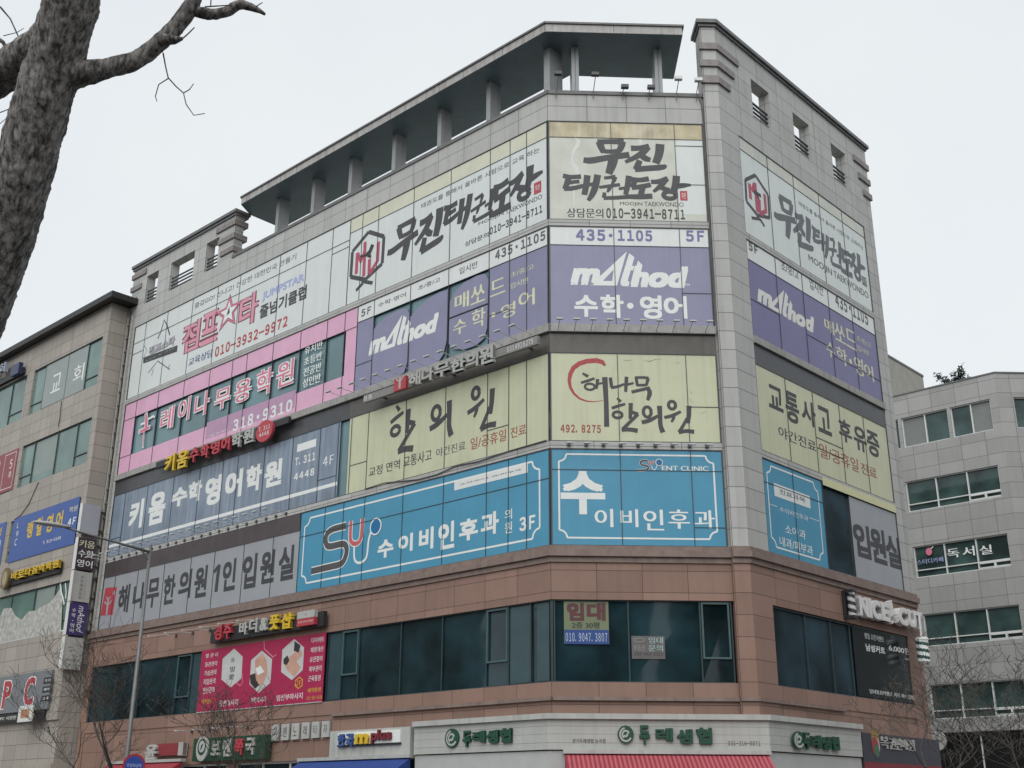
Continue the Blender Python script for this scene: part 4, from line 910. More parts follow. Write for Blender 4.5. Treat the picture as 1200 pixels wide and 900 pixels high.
# front D
s_ = method_sign(D, DL+.05, DR-.05, 17.82, 'deep violet maths academy banner on the right front above the pale yellow one', PURPD)
s_.text('5F', kD5, (103, 75), (168, 52), GREYL, bold=.05); s_.text('초/중/고', kD5, (330, 215), (455, 225), GREYL); s_.text('입시반', kD5, (530, 345), (628, 330), GREYL); s_.text('435·1105', kD5, (712, 470), (942, 520), GREYL, bold=.03)
a, b_, c_ = D.hit(*kD5(168, 460), WP), D.hit(*kD5(572, 672), WP), D.hit(*kD5(352, 358), WP); mathod(s_, (a[0], b_[1], b_[0], c_[1]), mat('warm white lettering', (.66, .66, .62), .5, .04))
for ch, a, b_ in (('매', (635, 640), (705, 590)), ('쏘', (708, 705), (782, 625)), ('드', (785, 750), (858, 662)), ('수', (648, 815), (710, 745)), ('학', (718, 860), (798, 790))): s_.text(ch, kD5, a, b_, PALEYE, bold=.02)
for ch, a, b_ in (('영', (768, 200), (828, 120)), ('어', (832, 230), (892, 165))): s_.text(ch, kD4, a, b_, PALEYE, bold=.02)
q_ = D.hit(*kD4(745, 128), WP); s_.polym(circ(q_[0], q_[1], .1, .1)[:-1], PALEYE, 'dot')
s_.text('초/중/고', kD5, (862, 712), (962, 735), PALEYE); s_.text('입시반', kD5, (865, 780), (950, 790), PALEYE)

# ---------------- fourth floor
s_ = Sign('sign_banner', A, 'streaky slate blue window banner with large white cram school lettering and 4F', 'banner', AW+.05, -9.72, 11.57, 14.28, SLATE)
for k, ch, a, b_ in ((kA3a, '키', (255, 225), (342, 58)), (kA3a, '움', (352, 202), (455, 15)), (kA5a, '수', (318, 905), (405, 792)), (kA5a, '학', (398, 882), (472, 765)), (kA5a, '영', (475, 898), (562, 740)), (kA5a, '어', (570, 868), (662, 712)), (kA5a, '학', (668, 835), (752, 688)), (kA5a, '원', (755, 812), (847, 665))):
    s_.text(ch, k, a, b_, WHITE, bold=.045)
z_ = A.hit(*kA3a(300, 265), WP)[1]; s_.rect(AW+.06, -9.74, z_-.06, z_+.07, WHITE, 'white_line')
s_.text('T.311', kA5a, (902, 705), (1000, 638), WHITE, bold=.03); s_.text('4448', kA5a, (897, 775), (995, 712), WHITE, bold=.03); s_.text('4F', kA5a, (1033, 708), (1086, 648), WHITE, bold=.02)
a, b_ = A.hit(*kA5a(912, 640), WP), A.hit(*kA5a(1003, 576), WP); s_.rect(a[0], b_[0], a[1]-.0, b_[1], WHITE, 'white_label')
s_ = Sign('sign_banner', A, 'pale yellow clinic banner with three big brush letters on the left front', 'banner', -9.22, -.05, 11.57, 14.31, YELL)
for ch, L_, R_, Bt, Tp in (('한', (265, 575), (397, 560), (335, 687), (310, 438)), ('의', (478, 560), (597, 500), (575, 608), (585, 412)), ('원', (683, 450), (838, 400), (800, 556), (825, 312))): brush(s_, ch, INK, box=gbox(s_, kA4b, L_, R_, Bt, Tp))
for t_, a, b_, m_ in (('교정 면역', (148, 828), (318, 728), INK), ('교통사고', (335, 778), (490, 672), INK), ('야간진료', (512, 722), (672, 628), GREYL), ('일/공휴일', (698, 682), (892, 562), BRICKR), ('진료', (915, 618), (1000, 536), BRICKR)): s_.text(t_, kA4b, a, b_, m_, bold=.01)
s_ = Sign('sign_banner', B, 'pale yellow clinic banner with a red brush arc on the narrow corner front', 'banner', .06, 4.97, 11.57, 14.31, YELL)
for ch in ('해', '나', '무2', '한', '의', '원'): brush(s_, ch, INK, k=kB4)
px = 1/41.0/5
s_.strokes(kB4, [([(395, 192), (380, 172), (345, 162), (290, 166), (245, 180), (210, 205), (192, 240), (185, 280), (192, 320), (212, 355), (245, 385), (285, 400), (330, 404), (385, 396)], [v*px*1.06 for v in (14, 26, 30, 28, 28, 26, 24, 20, 17, 14, 11, 8, 5, 2)])], mat('brush red', (.36, .045, .05), .5, .15, 8), 'brush_arc')
s_.strokes(kB4, [([(500, 160), (530, 164), (560, 157)], [.004, .016, .004]), ([(620, 163), (655, 168), (690, 156), (730, 154)], [.004, .02, .012, .004]), ([(812, 178), (832, 174)], .01), ([(898, 340), (902, 360)], .012), ([(888, 388), (908, 410)], .008), ([(960, 472), (985, 462)], .008), ([(70, 470), (72, 560)], .01)], mat('film crack line', (.16, .16, .11), .6, .1), 'crease', dw=.0025)  # last strokes: thin dark cracks in the ageing film
s_.text('492.8275', kB4, (135, 584), (370, 540), BRICKR, bold=.03)
s_ = Sign('sign_banner', D, 'pale yellow clinic banner with plain black and brown red lettering on the right front', 'banner', DL+.05, DR-.05, 11.45, 14.31, YELL)
MB().box(D, 4.62, DR-.05, 11.19, 11.45, WP+.035, WP+.05).build('lower_strip', mat('brighter yellow film', (.56, .55, .33), .4, .04), s_.e)
for ch, a, b_ in (('교', (220, 415), (312, 312)), ('통', (330, 500), (415, 350)), ('사', (432, 515), (522, 405)), ('고', (535, 570), (620, 445)), ('후', (670, 625), (752, 525)), ('유', (765, 680), (848, 570)), ('증', (850, 715), (930, 600))): s_.text(ch, kD4, a, b_, INK, bold=.025)
s_.text('야간진료', kD4, (285, 610), (525, 642), INK, bold=.01); s_.text('일/공휴일', kD4, (545, 735), (795, 755), BRICKR, bold=.01); s_.text('진료', kD4, (812, 840), (912, 815), BRICKR, bold=.01)

# ---------------- third floor
BANDP2 = MB().box(A, AW, -11.68, 10.69, 11.33, -.10, -.012).build('dark_band', BANDP, bl)
s_ = Sign('sign_banner', A, 'long grey window banner with big black inpatient clinic lettering and a red tree emblem', 'banner', AW+.05, -11.68, 8.52, 10.69, GREYF)
for ch, a, b_ in (('해', (200, 642), (272, 488)), ('나', (275, 622), (350, 478)), ('무', (345, 615), (422, 455)), ('한', (428, 598), (502, 438)), ('의', (505, 572), (582, 412)), ('원', (583, 565), (662, 393)), ('인', (725, 532), (806, 358)), ('입', (825, 520), (910, 333)), ('원', (915, 495), (1000, 313)), ('실', (1008, 480), (1097, 290))): s_.text(ch, kA3a, a, b_, INK, bold=.032)
s_.strokes(kA3a, [([(716, 393), (707, 460), (699, 530)], .21), ([(690, 432), (703, 412), (716, 396)], .15)], INK, 'lettering')
s_.poly(kA3a, [(145, 510), (202, 505), (180, 645), (118, 650)], RED, 'red_emblem')
q_ = A.hit(*kA3a(187, 535), WP); s_.polym(circ(q_[0], q_[1], .16, .16)[:-1], RED, 'red_emblem', dw=.0045); s_.polym(circ(q_[0], q_[1], .1, .1)[:-1], GREYF, 'emblem_dot', dw=.006)
s_.strokes(kA3a, [([(150, 645), (155, 600), (160, 560)], .16), ([(157, 600), (140, 580)], .08), ([(157, 595), (175, 575)], .08), ([(159, 575), (150, 555)], .07), ([(160, 570), (172, 552)], .07)], GREYF, 'tree_print', dw=.007)
def ssui(s, k, S_, U_, I_, dot, sc_, dr):
    def sm(P_):
        for _ in range(2):
            Q_ = [P_[0]]
            for i in range(len(P_)-1): a, b_ = P_[i], P_[i+1]; Q_ += [(a[0]*.75+b_[0]*.25, a[1]*.75+b_[1]*.25), (a[0]*.25+b_[0]*.75, a[1]*.25+b_[1]*.75)]
            P_ = Q_+[P_[-1]]
        return P_
    S_, U_, I_ = sm(S_), sm(U_), sm(I_)
    s.strokes(k, [(S_, .29*sc_)], WHITE, 'emblem_outline', dw=.004); s.strokes(k, [(S_, .22*sc_)], mat('dark grey emblem', (.07, .068, .07), .5, .1), 'emblem', dw=.006)
    s.strokes(k, [(I_, .085*sc_)], WHITE, 'emblem', dw=.007)
    s.strokes(k, [(U_, .22*sc_)], WHITE, 'emblem_outline', dw=.008); s.strokes(k, [(U_, .15*sc_)], mat('coral emblem', (.50, .10, .11), .5, .1), 'emblem', dw=.01)
    q = s.fr.hit(*k(*dot), s.w); s.polym(circ(q[0], q[1], dr*1.22, dr*1.22)[:-1], WHITE, 'emblem_ring', dw=.011); s.polym(circ(q[0], q[1], dr, dr)[:-1], TEALD, 'emblem_dot', dw=.013)
s_ = Sign('sign_banner', A, 'long sky blue ENT clinic banner with S-U emblem and 3F on the left front', 'banner', -11.63, -.05, 8.52, 11.30, BLUE)
notch_frame(s_, -11.4, -.42, 8.78, 11.06, .28, .06, WHITE)
ssui(s_, K(360, 590, 10), [(455, 262), (300, 298), (235, 345), (213, 420), (228, 500), (285, 505), (400, 472), (455, 480), (468, 560), (440, 660), (395, 715), (270, 742), (48, 795)], [(517, 205), (505, 390), (515, 455), (560, 478), (612, 455), (638, 390), (650, 175)], [(553, 500), (550, 640), (575, 692), (625, 698), (685, 660), (708, 590), (718, 430), (748, 335)], (805, 270), 1, .24)
for ch, a, b_ in (('수', (383, 508), (456, 413)), ('이', (475, 482), (541, 390)), ('비', (565, 472), (632, 362)), ('인', (650, 470), (724, 336)), ('후', (742, 433), (827, 320)), ('과', (838, 408), (918, 292)), ('의', (943, 337), (976, 283)), ('원', (943, 397), (976, 340))): s_.text(ch, kA3b, a, b_, WHITE, bold=.035 if ch not in '의원' else .01)
s_.text('3F', kA3b, (1008, 387), (1078, 310), WHITE, bold=.03)
u0, u1 = A.hit(*kA3b(722, 190), WP)[0], A.hit(*kA3b(1045, 105), WP)[0]; z0, z1 = A.hit(*kA3b(722, 206), WP)[1], A.hit(*kA3b(722, 166), WP)[1]
s_.rect(u0, u1, z0, z1, WHITEF, 'white_label', dw=.005); s_.textm('소아과/내 과/피부과', u0+.25, z0+.12, u1-.25, z1-.12, GREYL, dw=.008)
s_ = Sign('sign_banner', B, 'sky blue ENT clinic banner with white notched border on the narrow corner front', 'banner', .06, 4.97, 8.52, 11.30, BLUE)
notch_frame(s_, .26, 4.72, 8.72, 11.16, .22, .05, WHITE)
for ch, a, b_, bo in (('수', (136, 462), (393, 212), .035), ('이', (335, 540), (442, 430), .02), ('비', (487, 540), (588, 432), .02), ('인', (622, 560), (737, 434), .02), ('후', (768, 550), (888, 434), .02), ('과', (922, 548), (1035, 438), .02)): s_.text(ch, kB3, a, b_, WHITE, bold=bo)
ssui(s_, kB3, [(645, 150), (615, 148), (600, 160), (610, 175), (640, 178), (652, 190), (640, 205), (580, 207)], [(652, 148), (655, 168), (668, 172), (682, 150)], [(668, 178), (672, 200), (690, 205), (700, 175)], (712, 160), .26, .09)
s_.text('ENT CLINIC', kB3, (728, 208), (1000, 182), WHITE, bold=.02)
s_ = Sign('sign_banner', D, 'sky blue clinic panel with department list in white notched border on the right front', 'banner', DL+.05, 4.57, 8.52, 11.30, BLUE)
notch_frame(s_, DL+.25, 4.3, 8.72, 11.16, .25, .05, WHITE)
u0, u1 = D.hit(*kD3(235, 270), WP)[0], D.hit(*kD3(445, 330), WP)[0]; z1, z0 = D.hit(*kD3(235, 230), WP)[1], D.hit(*kD3(237, 305), WP)[1]
s_.rect(u0, u1, z0, z1, WHITEF, 'white_label', dw=.005); s_.textm('진료과목', u0+.3, z0+.12, u1-.3, z1-.12, GREYL, dw=.008)
s_.text('수이비인후과', kD3, (268, 398), (435, 425), WHITE, bold=.005); s_.text('소아과', kD3, (300, 525), (420, 510), WHITE, bold=.01); s_.text('내과/피부과', kD3, (268, 598), (462, 600), WHITE, bold=.01)
zd = D.hit(*kD3(240, 367), WP)[1]
mb_ = MB()
for a, b_ in ((205, 262), (437, 500)):
    ua, ub = D.hit(*kD3(a, 362), WP)[0], D.hit(*kD3(b_, 450), WP)[0]
    for i in range(6): mb_.add([D.P(ua+(ub-ua)*(i+e_)/6, zd+y_, s_.w+.004) for e_, y_ in ((.1, 0), (.7, 0), (.7, .03), (.1, .03))], [(0, 1, 2, 3)])
mb_.build('dotted_line', WHITE, s_.e)
s_ = Sign('sign_banner', D, 'plain grey window banner with big black inpatient lettering at the end of the right front', 'banner', 6.34, DR-.05, 8.52, 11.17, GREYF)
for ch, a, b_ in (('입', (702, 650), (798, 490)), ('원', (800, 685), (890, 515)), ('실', (890, 712), (980, 560))): s_.text(ch, kD3, a, b_, INK, bold=.035)

# ---------------- raised letter signs on bars
def bar_sign(fr, label, u0, u1, z0, z1, w, mbar, th=.12):
    s_ = Sign('channel_letter_sign', fr, label, 'sign', u0, u1, z0, z1, mbar, w=w, th=th, panel='mounting_bar')
    mb = MB()
    for f_ in (.08, .5, .92): u = u0+(u1-u0)*f_; mb.box(fr, u-.03, u+.03, (z0+z1)/2-.03, (z0+z1)/2+.03, -.02, w-th)
    mb.build('bracket', LAMPB, s_.e); return s_
def raised(s, k, ch, a, b_, m_, depth=.1, bold=.03, back=None):
    p, q = s.fr.hit(*k(*a), s.w+depth), s.fr.hit(*k(*b_), s.w+depth)
    hp = max(0, q[1]-p[1])*16/(k(0, 1)[1]-k(0, 0)[1])
    if s.fr is D: p, q = (s.fr.hit(*k(a[0], a[1]-hp), s.w+depth)[0], p[1]), (s.fr.hit(*k(b_[0], b_[1]+hp), s.w+depth)[0], q[1])
    mb = MB(); put_text(mb, s.fr, ch, p[0], p[1], q[0], q[1], s.w+.001, bold=bold, depth=depth); return mb.build('letter', m_, s.e)
p, q = A.hit(*kA5a(250, 705), .3), A.hit(*kA5a(872, 490), .3)
zb = (A.hit(*kA5a(250, 700), .3)[1]+A.hit(*kA5a(872, 488), .3)[1])/2
s_ = bar_sign(A, 'dark bar with raised yellow, red and white cram school letters below the pink banner', p[0], q[0], zb-.13, zb+.13, .3, DKBOX)
for ch, a, b_, m_ in (('키', (288, 738), (342, 642)), ('움', (345, 722), (402, 622)), ('수', (405, 692), (452, 610)), ('학', (455, 675), (502, 595)), ('영', (504, 655), (552, 580)), ('어', (553, 640), (600, 560)), ('학', (602, 625), (655, 540)), ('원', (657, 605), (712, 522))) and [(c_, a_, b2, GOLD if i < 2 else (RED if i < 6 else BOXM)) for i, (c_, a_, b2) in enumerate((('키', (288, 738), (342, 642)), ('움', (345, 722), (402, 622)), ('수', (405, 692), (452, 610)), ('학', (455, 675), (502, 595)), ('영', (504, 655), (552, 580)), ('어', (553, 640), (600, 560)), ('학', (602, 625), (655, 540)), ('원', (657, 605), (712, 522))))]: raised(s_, kA5a, ch, a, b_, m_)
q_ = A.hit(*kA5a(759, 540), .4); MB().prism(A, circ(q_[0], q_[1], .52, .42)[:-1], .301, .41).build('round_plate', RED, s_.e)
put_text(MB(), A, 'T.311', q_[0]-.36, q_[1]+.03, q_[0]+.36, q_[1]+.2, .413).build('lettering', WHITE, s_.e); put_text(MB(), A, '4448', q_[0]-.3, q_[1]-.2, q_[0]+.3, q_[1]-.03, .413).build('lettering', WHITE, s_.e)
p, q = A.hit(*kA4b(115, 400), .5), A.hit(*kA4b(1055, 100), .5)
zb = (A.hit(*kA4b(115, 395), .5)[1]+A.hit(*kA4b(1055, 92), .5)[1])/2
s_ = bar_sign(A, 'pale grey bar with raised off white clinic letters above the yellow left front banner', p[0], q[0], zb-.12, zb+.14, .45, mat('pale grey bar', (.21, .205, .195), .5, .1))
for ch, a, b_ in (('해', (362, 342), (430, 248)), ('나', (432, 318), (500, 222)), ('무', (500, 298), (586, 192)), ('한', (590, 268), (668, 172)), ('의', (670, 245), (742, 142)), ('원', (745, 225), (822, 106))): raised(s_, kA4b, ch, a, b_, BOXM, .12)
p, q = A.hit(*kA4b(290, 368), .5), A.hit(*kA4b(357, 278), .5)
MB().box(A, p[0], q[0], p[1], q[1], .451, .56).build('red_emblem', RED, s_.e)
MB().stroke(A, [((p[0]+q[0])/2, p[1]+.05), ((p[0]+q[0])/2, p[1]+.45)], .1, .563).stroke(A, [(p[0]+.1, p[1]+.42), ((p[0]+q[0])/2, p[1]+.28), (q[0]-.1, p[1]+.45)], .06, .5635).build('tree_print', BOXM, s_.e)
p, q = A.hit(*kA4b(895, 140), .46), A.hit(*kA4b(1036, 76), .46); put_text(MB(), A, '031 492 8275', p[0], zb-.07, q[0], zb+.1, .453).build('lettering', WHITE, s_.e)
p, q = A.hit(*kA4b(118, 408), .46), A.hit(*kA4b(166, 372), .46); put_text(MB(), A, '침·뜸', p[0], zb-.07, q[0], zb+.1, .453).build('lettering', WHITE, s_.e)
# massage shop: raised letters and printed banner on the second floor
p, q = A.hit(*kA2a(620, 235), .3), A.hit(*kA2a(1152, 110), .3); zb = (A.hit(*kA2a(640, 215), .3)[1]+A.hit(*kA2a(1152, 135), .3)[1])/2
s_ = bar_sign(A, 'dark letter bar of the massage shop with red, white and yellow raised letters', p[0], q[0], zb-.27, zb+.22, .25, DKBOX, .15)
for ch, a, b_, m_ in (('경', (640, 243), (682, 165), RED), ('주', (684, 236), (726, 158), RED), ('바', (758, 218), (802, 152), BOXM), ('더', (805, 208), (848, 136), BOXM), ('&', (855, 198), (892, 132), BOXM), ('풋', (900, 195), (948, 118), GOLD), ('샵', (955, 190), (1010, 108), GOLD)): raised(s_, kA2a, ch, a, b_, m_, .12, .035)
p, q = A.hit(*kA2a(1030, 178), .4), A.hit(*kA2a(1116, 96), .4)
MB().box(A, p[0], q[0], p[1], (p[1]+q[1])/2, .26, .4).build('red_plate', RED, s_.e); MB().box(A, p[0], q[0], (p[1]+q[1])/2+.003, q[1], .26, .41).build('white_plate', BOXM, s_.e)
put_text(MB(), A, '031 491 6688', p[0]+.08, p[1]+.1, q[0]-.08, (p[1]+q[1])/2-.08, .404).build('lettering', WHITE, s_.e); put_text(MB(), A, '2F', p[0]+.5, (p[1]+q[1])/2+.07, q[0]-.5, q[1]-.06, .414).build('lettering', RED, s_.e)
s_ = Sign('sign_banner', A, 'magenta massage shop banner with three picture hexagons over the second floor windows', 'banner', -17.08, -9.8, 4.77, 7.0, MAGEN, w=.03, th=.03)
for i, t_ in enumerate(('발 관 리', '등관관리', '가슴관리', '지압관리', '전신관리')): s_.text(t_, kA2a, (605-4*i, 325+45*i-3*i), (663-4*i, 297+43*i-3*i), WHITE, bold=.01)
for i, t_ in enumerate(('다이어트', '체형개선', '유관절이', '복부관리', '근육통정')): s_.text(t_, kA2a, (1100-4*i, 256+45*i), (1160-4*i, 222+45*i), WHITE, bold=.01)
s_.text('예약환영', kA2a, (585, 541), (635, 514), GOLD); s_.text('031-491', kA2a, (582, 565), (638, 545), BRICKR); s_.text('예약환영', kA2a, (1082, 488), (1145, 460), GOLD); s_.text('031-491-6688', kA2a, (1078, 522), (1150, 498), GOLD)
for t_, a, b_ in (('웰빙마사지', (665, 555), (757, 515)), ('경락마사지', (812, 538), (888, 503)), ('임산부마사지', (935, 527), (1060, 485))): s_.text(t_, kA2a, a, b_, WHITE, bold=.012)
hx = [[(738, 280), (778, 318), (772, 420), (722, 462), (678, 425), (684, 328)], [(868, 290), (916, 330), (908, 440), (852, 488), (810, 448), (818, 335)], [(1020, 235), (1066, 275), (1060, 380), (1008, 428), (958, 390), (964, 285)]]
paper = mat('printed photo paper', (.50, .51, .50), .4, .05); hair = mat('printed dark hair', (.03, .025, .03), .5, .1)
for h_ in hx: s_.poly(kA2a, h_, paper, 'hexagon_picture', dw=.004)
s_.text('몸', kA2a, (722, 345), (742, 322), INK, dw=.007); s_.text('발', kA2a, (718, 392), (745, 362), INK, dw=.007); s_.text('愛', kA2a, (712, 428), (740, 398), INK, dw=.007)
s_.poly(kA2a, [(835, 340), (870, 300), (890, 335), (895, 400), (870, 450), (835, 460), (838, 400)], SKIN, 'printed_skin', dw=.007); s_.poly(kA2a, [(838, 375), (862, 360), (880, 390), (850, 405)], WHITE, 'printed_towel', dw=.010); s_.poly(kA2a, [(812, 405), (838, 395), (840, 425), (855, 450), (838, 468), (815, 445)], hair, 'printed_hair', dw=.010)
s_.poly(kA2a, [(985, 330), (1020, 300), (1050, 285), (1058, 310), (1030, 340), (1050, 370), (1020, 412), (990, 385), (975, 360)], SKIN, 'printed_skin', dw=.007); s_.poly(kA2a, [(970, 330), (988, 312), (998, 335), (985, 358), (970, 352)], hair, 'printed_hair', dw=.010); s_.poly(kA2a, [(1022, 245), (1050, 265), (1040, 300), (1018, 290)], hair, 'printed_shirt', dw=.009)
s_.poly(kA2a, [(1025, 428), (1045, 412), (1060, 425), (1058, 455), (1038, 470), (1022, 455)], GOLD, 'badge', dw=.004); s_.poly(kA2a, [(1028, 430), (1045, 417), (1057, 428), (1055, 452), (1039, 465), (1026, 452)], MAGEN, 'badge', dw=.006); s_.text('2F', kA2a, (1030, 455), (1053, 428), GOLD, dw=.009)
s_.strokes(kA2a, [([(878, 245), (880, 282), (920, 320), (935, 308)], .035), ([(775, 395), (778, 440), (765, 455), (748, 440)], .03)], mat('light rose line', (.6, .25, .32), .5, .05), 'line_print')
MB().box(A, -17.08, -9.8, 4.77, 4.80, .031, .034).build('hem_rope', BOXM, s_.e)
# for-rent notices behind the corner glass
s_ = Sign('window_notice', B, 'pale green and blue for rent notice with phone number in the corner window', 'notice', B.hit(*kB2(175, 200), -.09)[0], B.hit(*kB2(400, 200), -.09)[0], B.hit(*kB2(300, 320), -.09)[1], 6.95, mat('pale green paper', (.155, .185, .105), .4, .05), w=-.086, th=.01)
a, b_ = s_.fr.hit(*kB2(178, 320), -.086), s_.fr.hit(*kB2(400, 250), -.086); s_.rect(a[0], b_[0], a[1], b_[1], mat('deep blue paper', (.02, .06, .22), .4, .05), 'blue_field')
s_.text('임', kB2, (190, 203), (275, 112), mat('dark red print', (.10, .03, .035), .4, .1), bold=.05); s_.text('대', kB2, (290, 203), (383, 112), mat('dark red print', (.16, .035, .04)), bold=.05)
s_.text('2층 30평', kB2, (215, 242), (353, 210), BLACK, bold=.02); s_.text('010.9047.3807', kB2, (184, 308), (392, 264), mat('pale blue print', (.38, .45, .55), .4, .05), bold=.02)
s_ = Sign('window_notice', B, 'small grey rent enquiry sheet in the corner window', 'notice', B.hit(*kB2(515, 330), -.09)[0], B.hit(*kB2(682, 330), -.09)[0], B.hit(*kB2(600, 395), -.09)[1], B.hit(*kB2(600, 280), -.09)[1], mat('grey paper', (.12, .11, .11), .4, .05), w=-.086, th=.01)
pb = mat('pale teal print', (.30, .42, .42), .4, .05)
s_.text('임대', kB2, (600, 318), (672, 286), pb, bold=.02); s_.text('문의', kB2, (600, 358), (672, 324), pb, bold=.02); s_.text('부동산', kB2, (525, 355), (582, 325), mat('grey print', (.25, .25, .25), .5, .05)); s_.text('031-403-2222', kB2, (530, 378), (672, 362), BLACK)
s_.strokes(kB2, [(circ(553, 300, 28, 10, 0, 360, 12), .02)], mat('grey print', (.25, .25, .25)), 'oval_print')
# barber on the right front
s_ = Sign('window_film', D, 'dark window film with white haircut price lettering on the right front', 'window film', 5.75, 9.5, 4.83, 6.92, mat('dark film', (.016, .022, .024), .12, .15), w=-.05, th=.01)
s_.text('평일 오픈이벤트', kD2, (532, 292), (622, 285), WHITE, bold=.01); s_.text('남성커트', kD2, (538, 350), (628, 335), WHITE, bold=.03); s_.text('6,000원', kD2, (646, 352), (744, 340), WHITE, bold=.015); s_.text('남녀공용', kD2, (722, 393), (748, 388), WHITE)
s_.text('남녀토요이벤트 커트 아이롱펌', kD2, (556, 550), (762, 560), WHITE, bold=.015)
yt = lambda x: 92+.275*(x-510); yb = lambda x: 183+.225*(x-510)
e = thing('channel_letter_sign', D.P(8.2, 7.3, .1), 'thick raised white NICE CUT letters on the brown stone of the right front', 'sign')
class _S: pass
s_ = _S(); s_.fr, s_.w, s_.e = D, .12, e
MB().box(D, D.hit(*kD2(515, 150), .1)[0], 10.45, 7.42, 7.5, .0, .118).build('mounting_bar', CORN, e)
for ch, x0, x1 in (('N', 510, 552), ('I', 555, 567), ('C', 570, 610), ('E', 614, 652), ('C', 694, 736), ('U', 739, 776), ('T', 778, 806)): raised(s_, kD2, ch, (x0, yb(x0)), (x1, yt(x1)), mat('bright white letter', (.62, .61, .60), .5, .04), .22, .055)
c_ = D.hit(*kD2(675, 185), .3); mb_ = MB()
for p_ in ([(650, 205), (668, 190), (690, 222)], [(662, 120), (668, 160), (672, 225)], [(655, 190), (672, 198), (700, 218)]): mb_.prism(D, [(u+du, z+dz) for (u, z), (du, dz) in zip(UZ(D, kD2, p_, .34)+UZ(D, kD2, p_, .34)[::-1], [(-.08, 0)]*3+[(.08, .06)]*3)], .121, .3)
mb_.build('scissors', mat('bright white letter', (.62, .61, .60)), e)
# barber poles
def stripes(fr_c, r_, z0, z1, n_, mdark, mwhite, parent):
    """helical stripes on a cylinder, one mesh with two materials"""
    mb = MB(); NS, NZ = 24, 40; k0 = 0
    for j in range(NZ+1):
        for i in range(NS):
            t_ = 2*math.pi*i/NS; mb.v.append(Vector((fr_c.x+r_*math.cos(t_), fr_c.y+r_*math.sin(t_), z0+(z1-z0)*j/NZ)))
    for j in range(NZ):
        for i in range(NS):
            mb.f.append([j*NS+i, j*NS+(i+1) % NS, (j+1)*NS+(i+1) % NS, (j+1)*NS+i]); mb.m.append(int(((j/NZ)*n_+i/NS*1.0) % 1 > .5))
    return mb.build('striped_cylinder', [mdark, mwhite], parent)
up_ = D.hit(*kD2(806, 350), .45)[0]; c_ = D.P(up_, 0, .45); zt, zb_ = D.hit(*kD2(805, 290), .45)[1], D.hit(*kD2(805, 412), .45)[1]
e = thing('barber_pole', (c_.x, c_.y, zb_), 'round green and white striped barber pole hanging on a bracket at the right corner', 'barber pole')
stripes(c_, .2, zb_+.08, zt-.08, 3.2, mat('barber green', (.02, .07, .06), .3, .05), WHITE, e)
mb_ = MB(); mb_.tube([(c_.x, c_.y, zb_), (c_.x, c_.y, zb_+.08)], [.14, .22], 20); mb_.build('lower_cap', LAMPW, e); mb_ = MB(); mb_.tube([(c_.x, c_.y, zt-.08), (c_.x, c_.y, zt)], [.22, .19], 20); mb_.build('upper_cap', LAMPW, e)
MB().tube([c_+Vector((0, 0, zt)), c_+Vector((0, 0, zt+.75)), D.P(up_, zt+.75, 0)], .03, 6).build('bracket', LAMPW, e)
u_ = D.hit(*kD2(472, 130), .25)[0]; zt, zb_ = D.hit(*kD2(472, 66), .25)[1], D.hit(*kD2(475, 200), .25)[1]; c_ = D.P(u_, 0, .25)
e = thing('barber_pole', (c_.x, c_.y, zb_), 'slim black barber pole with white stripes mounted left of the white letters', 'barber pole')
stripes(c_, .12, zb_+.1, zt-.1, 3.0, BLACK, mat('pale stripe', (.45, .47, .47), .4, .04), e)
MB().box(D, u_-.13, u_+.13, zt-.1, zt, .1, .36).build('upper_cap', DKBOX, e); MB().box(D, u_-.13, u_+.13, zb_, zb_+.1, .1, .36).build('lower_cap', DKBOX, e); MB().box(D, u_-.13, u_+.13, zb_+.02, zt-.02, .0, .12).build('back_plate', DKBOX, e)

# loose cables on the fronts
def cable(fr, pts, w, label, r_=.018):
    p = [fr.P(*fr.hit(*q, w), w) for q in pts]; e = tag(MB().tube(p, r_, 6).build('cable', LAMPB, None), label, 'cable'); return e
cable(A, [(428, 573), (450, 566), (490, 562), (512, 556), (534, 546), (560, 541), (595, 529), (640, 516)], .03, 'thin dark cable sagging along the stone ledge above the long blue banner')
cable(F, [(45, 565), (34, 590), (24, 604), (17, 609)], .03, 'thin dark cable running down the beige wall to the blue banner')
cable(F, [(72, 470), (70, 490), (68, 500)], .03, 'short dark cable end hanging on the beige wall above the lower windows')
cable(B, [(818, 111), (822, 122), (825, 150), (828, 200), (832, 262), (838, 380)], .04, 'thin dark cable hanging down beside the tall stone pilaster')

# ================================================================== STREET LEVEL SIGNS AND AWNINGS
kG1 = K(180, 820, 3.75); kG2 = K(480, 820, 2.727)
# long white food shop board that wraps three fronts
uL = A.hit(484, 858, .35)[0]; uR = D.hit(*kD2(522, 738), .35)[0]
e = thing('shop_sign_board', B.P(2.5, 2.6, .35), 'long lapped white shop sign board with dark green lettering wrapping the corner above the awning', 'sign board')
def wrapped(mb, w0, w1, z0, z1, a=uL, d=uR):
    t = .414
    o = lambda fr, u, ww: tuple(fr.P(u, 0, ww)[:2])
    cA = tuple((A.P(0, 0, w1)+A.t*(w1*t))[:2]); cD = (5.6+w1*t, -w1)
    iA = tuple((A.P(0, 0, w0)+A.t*(w0*t))[:2]); iD = (5.6+w0*t, -w0)
    Dw = lambda w: D.P(d, 0, w)
    mb.plan([o(A, a, w1), cA, cD, tuple(D.P(d, 0, w1)[:2]), tuple(D.P(d, 0, w0)[:2]), iD, iA, o(A, a, w0)], z0, z1)
mb_ = MB()
for i, (za, zb__) in enumerate(((3.03, 3.20), (3.205, 3.42), (3.425, 3.62), (3.625, 3.80))): wrapped(mb_, .16, .30+.004*(i % 2), za, zb__)
mb_.build('board', BOARD, e)
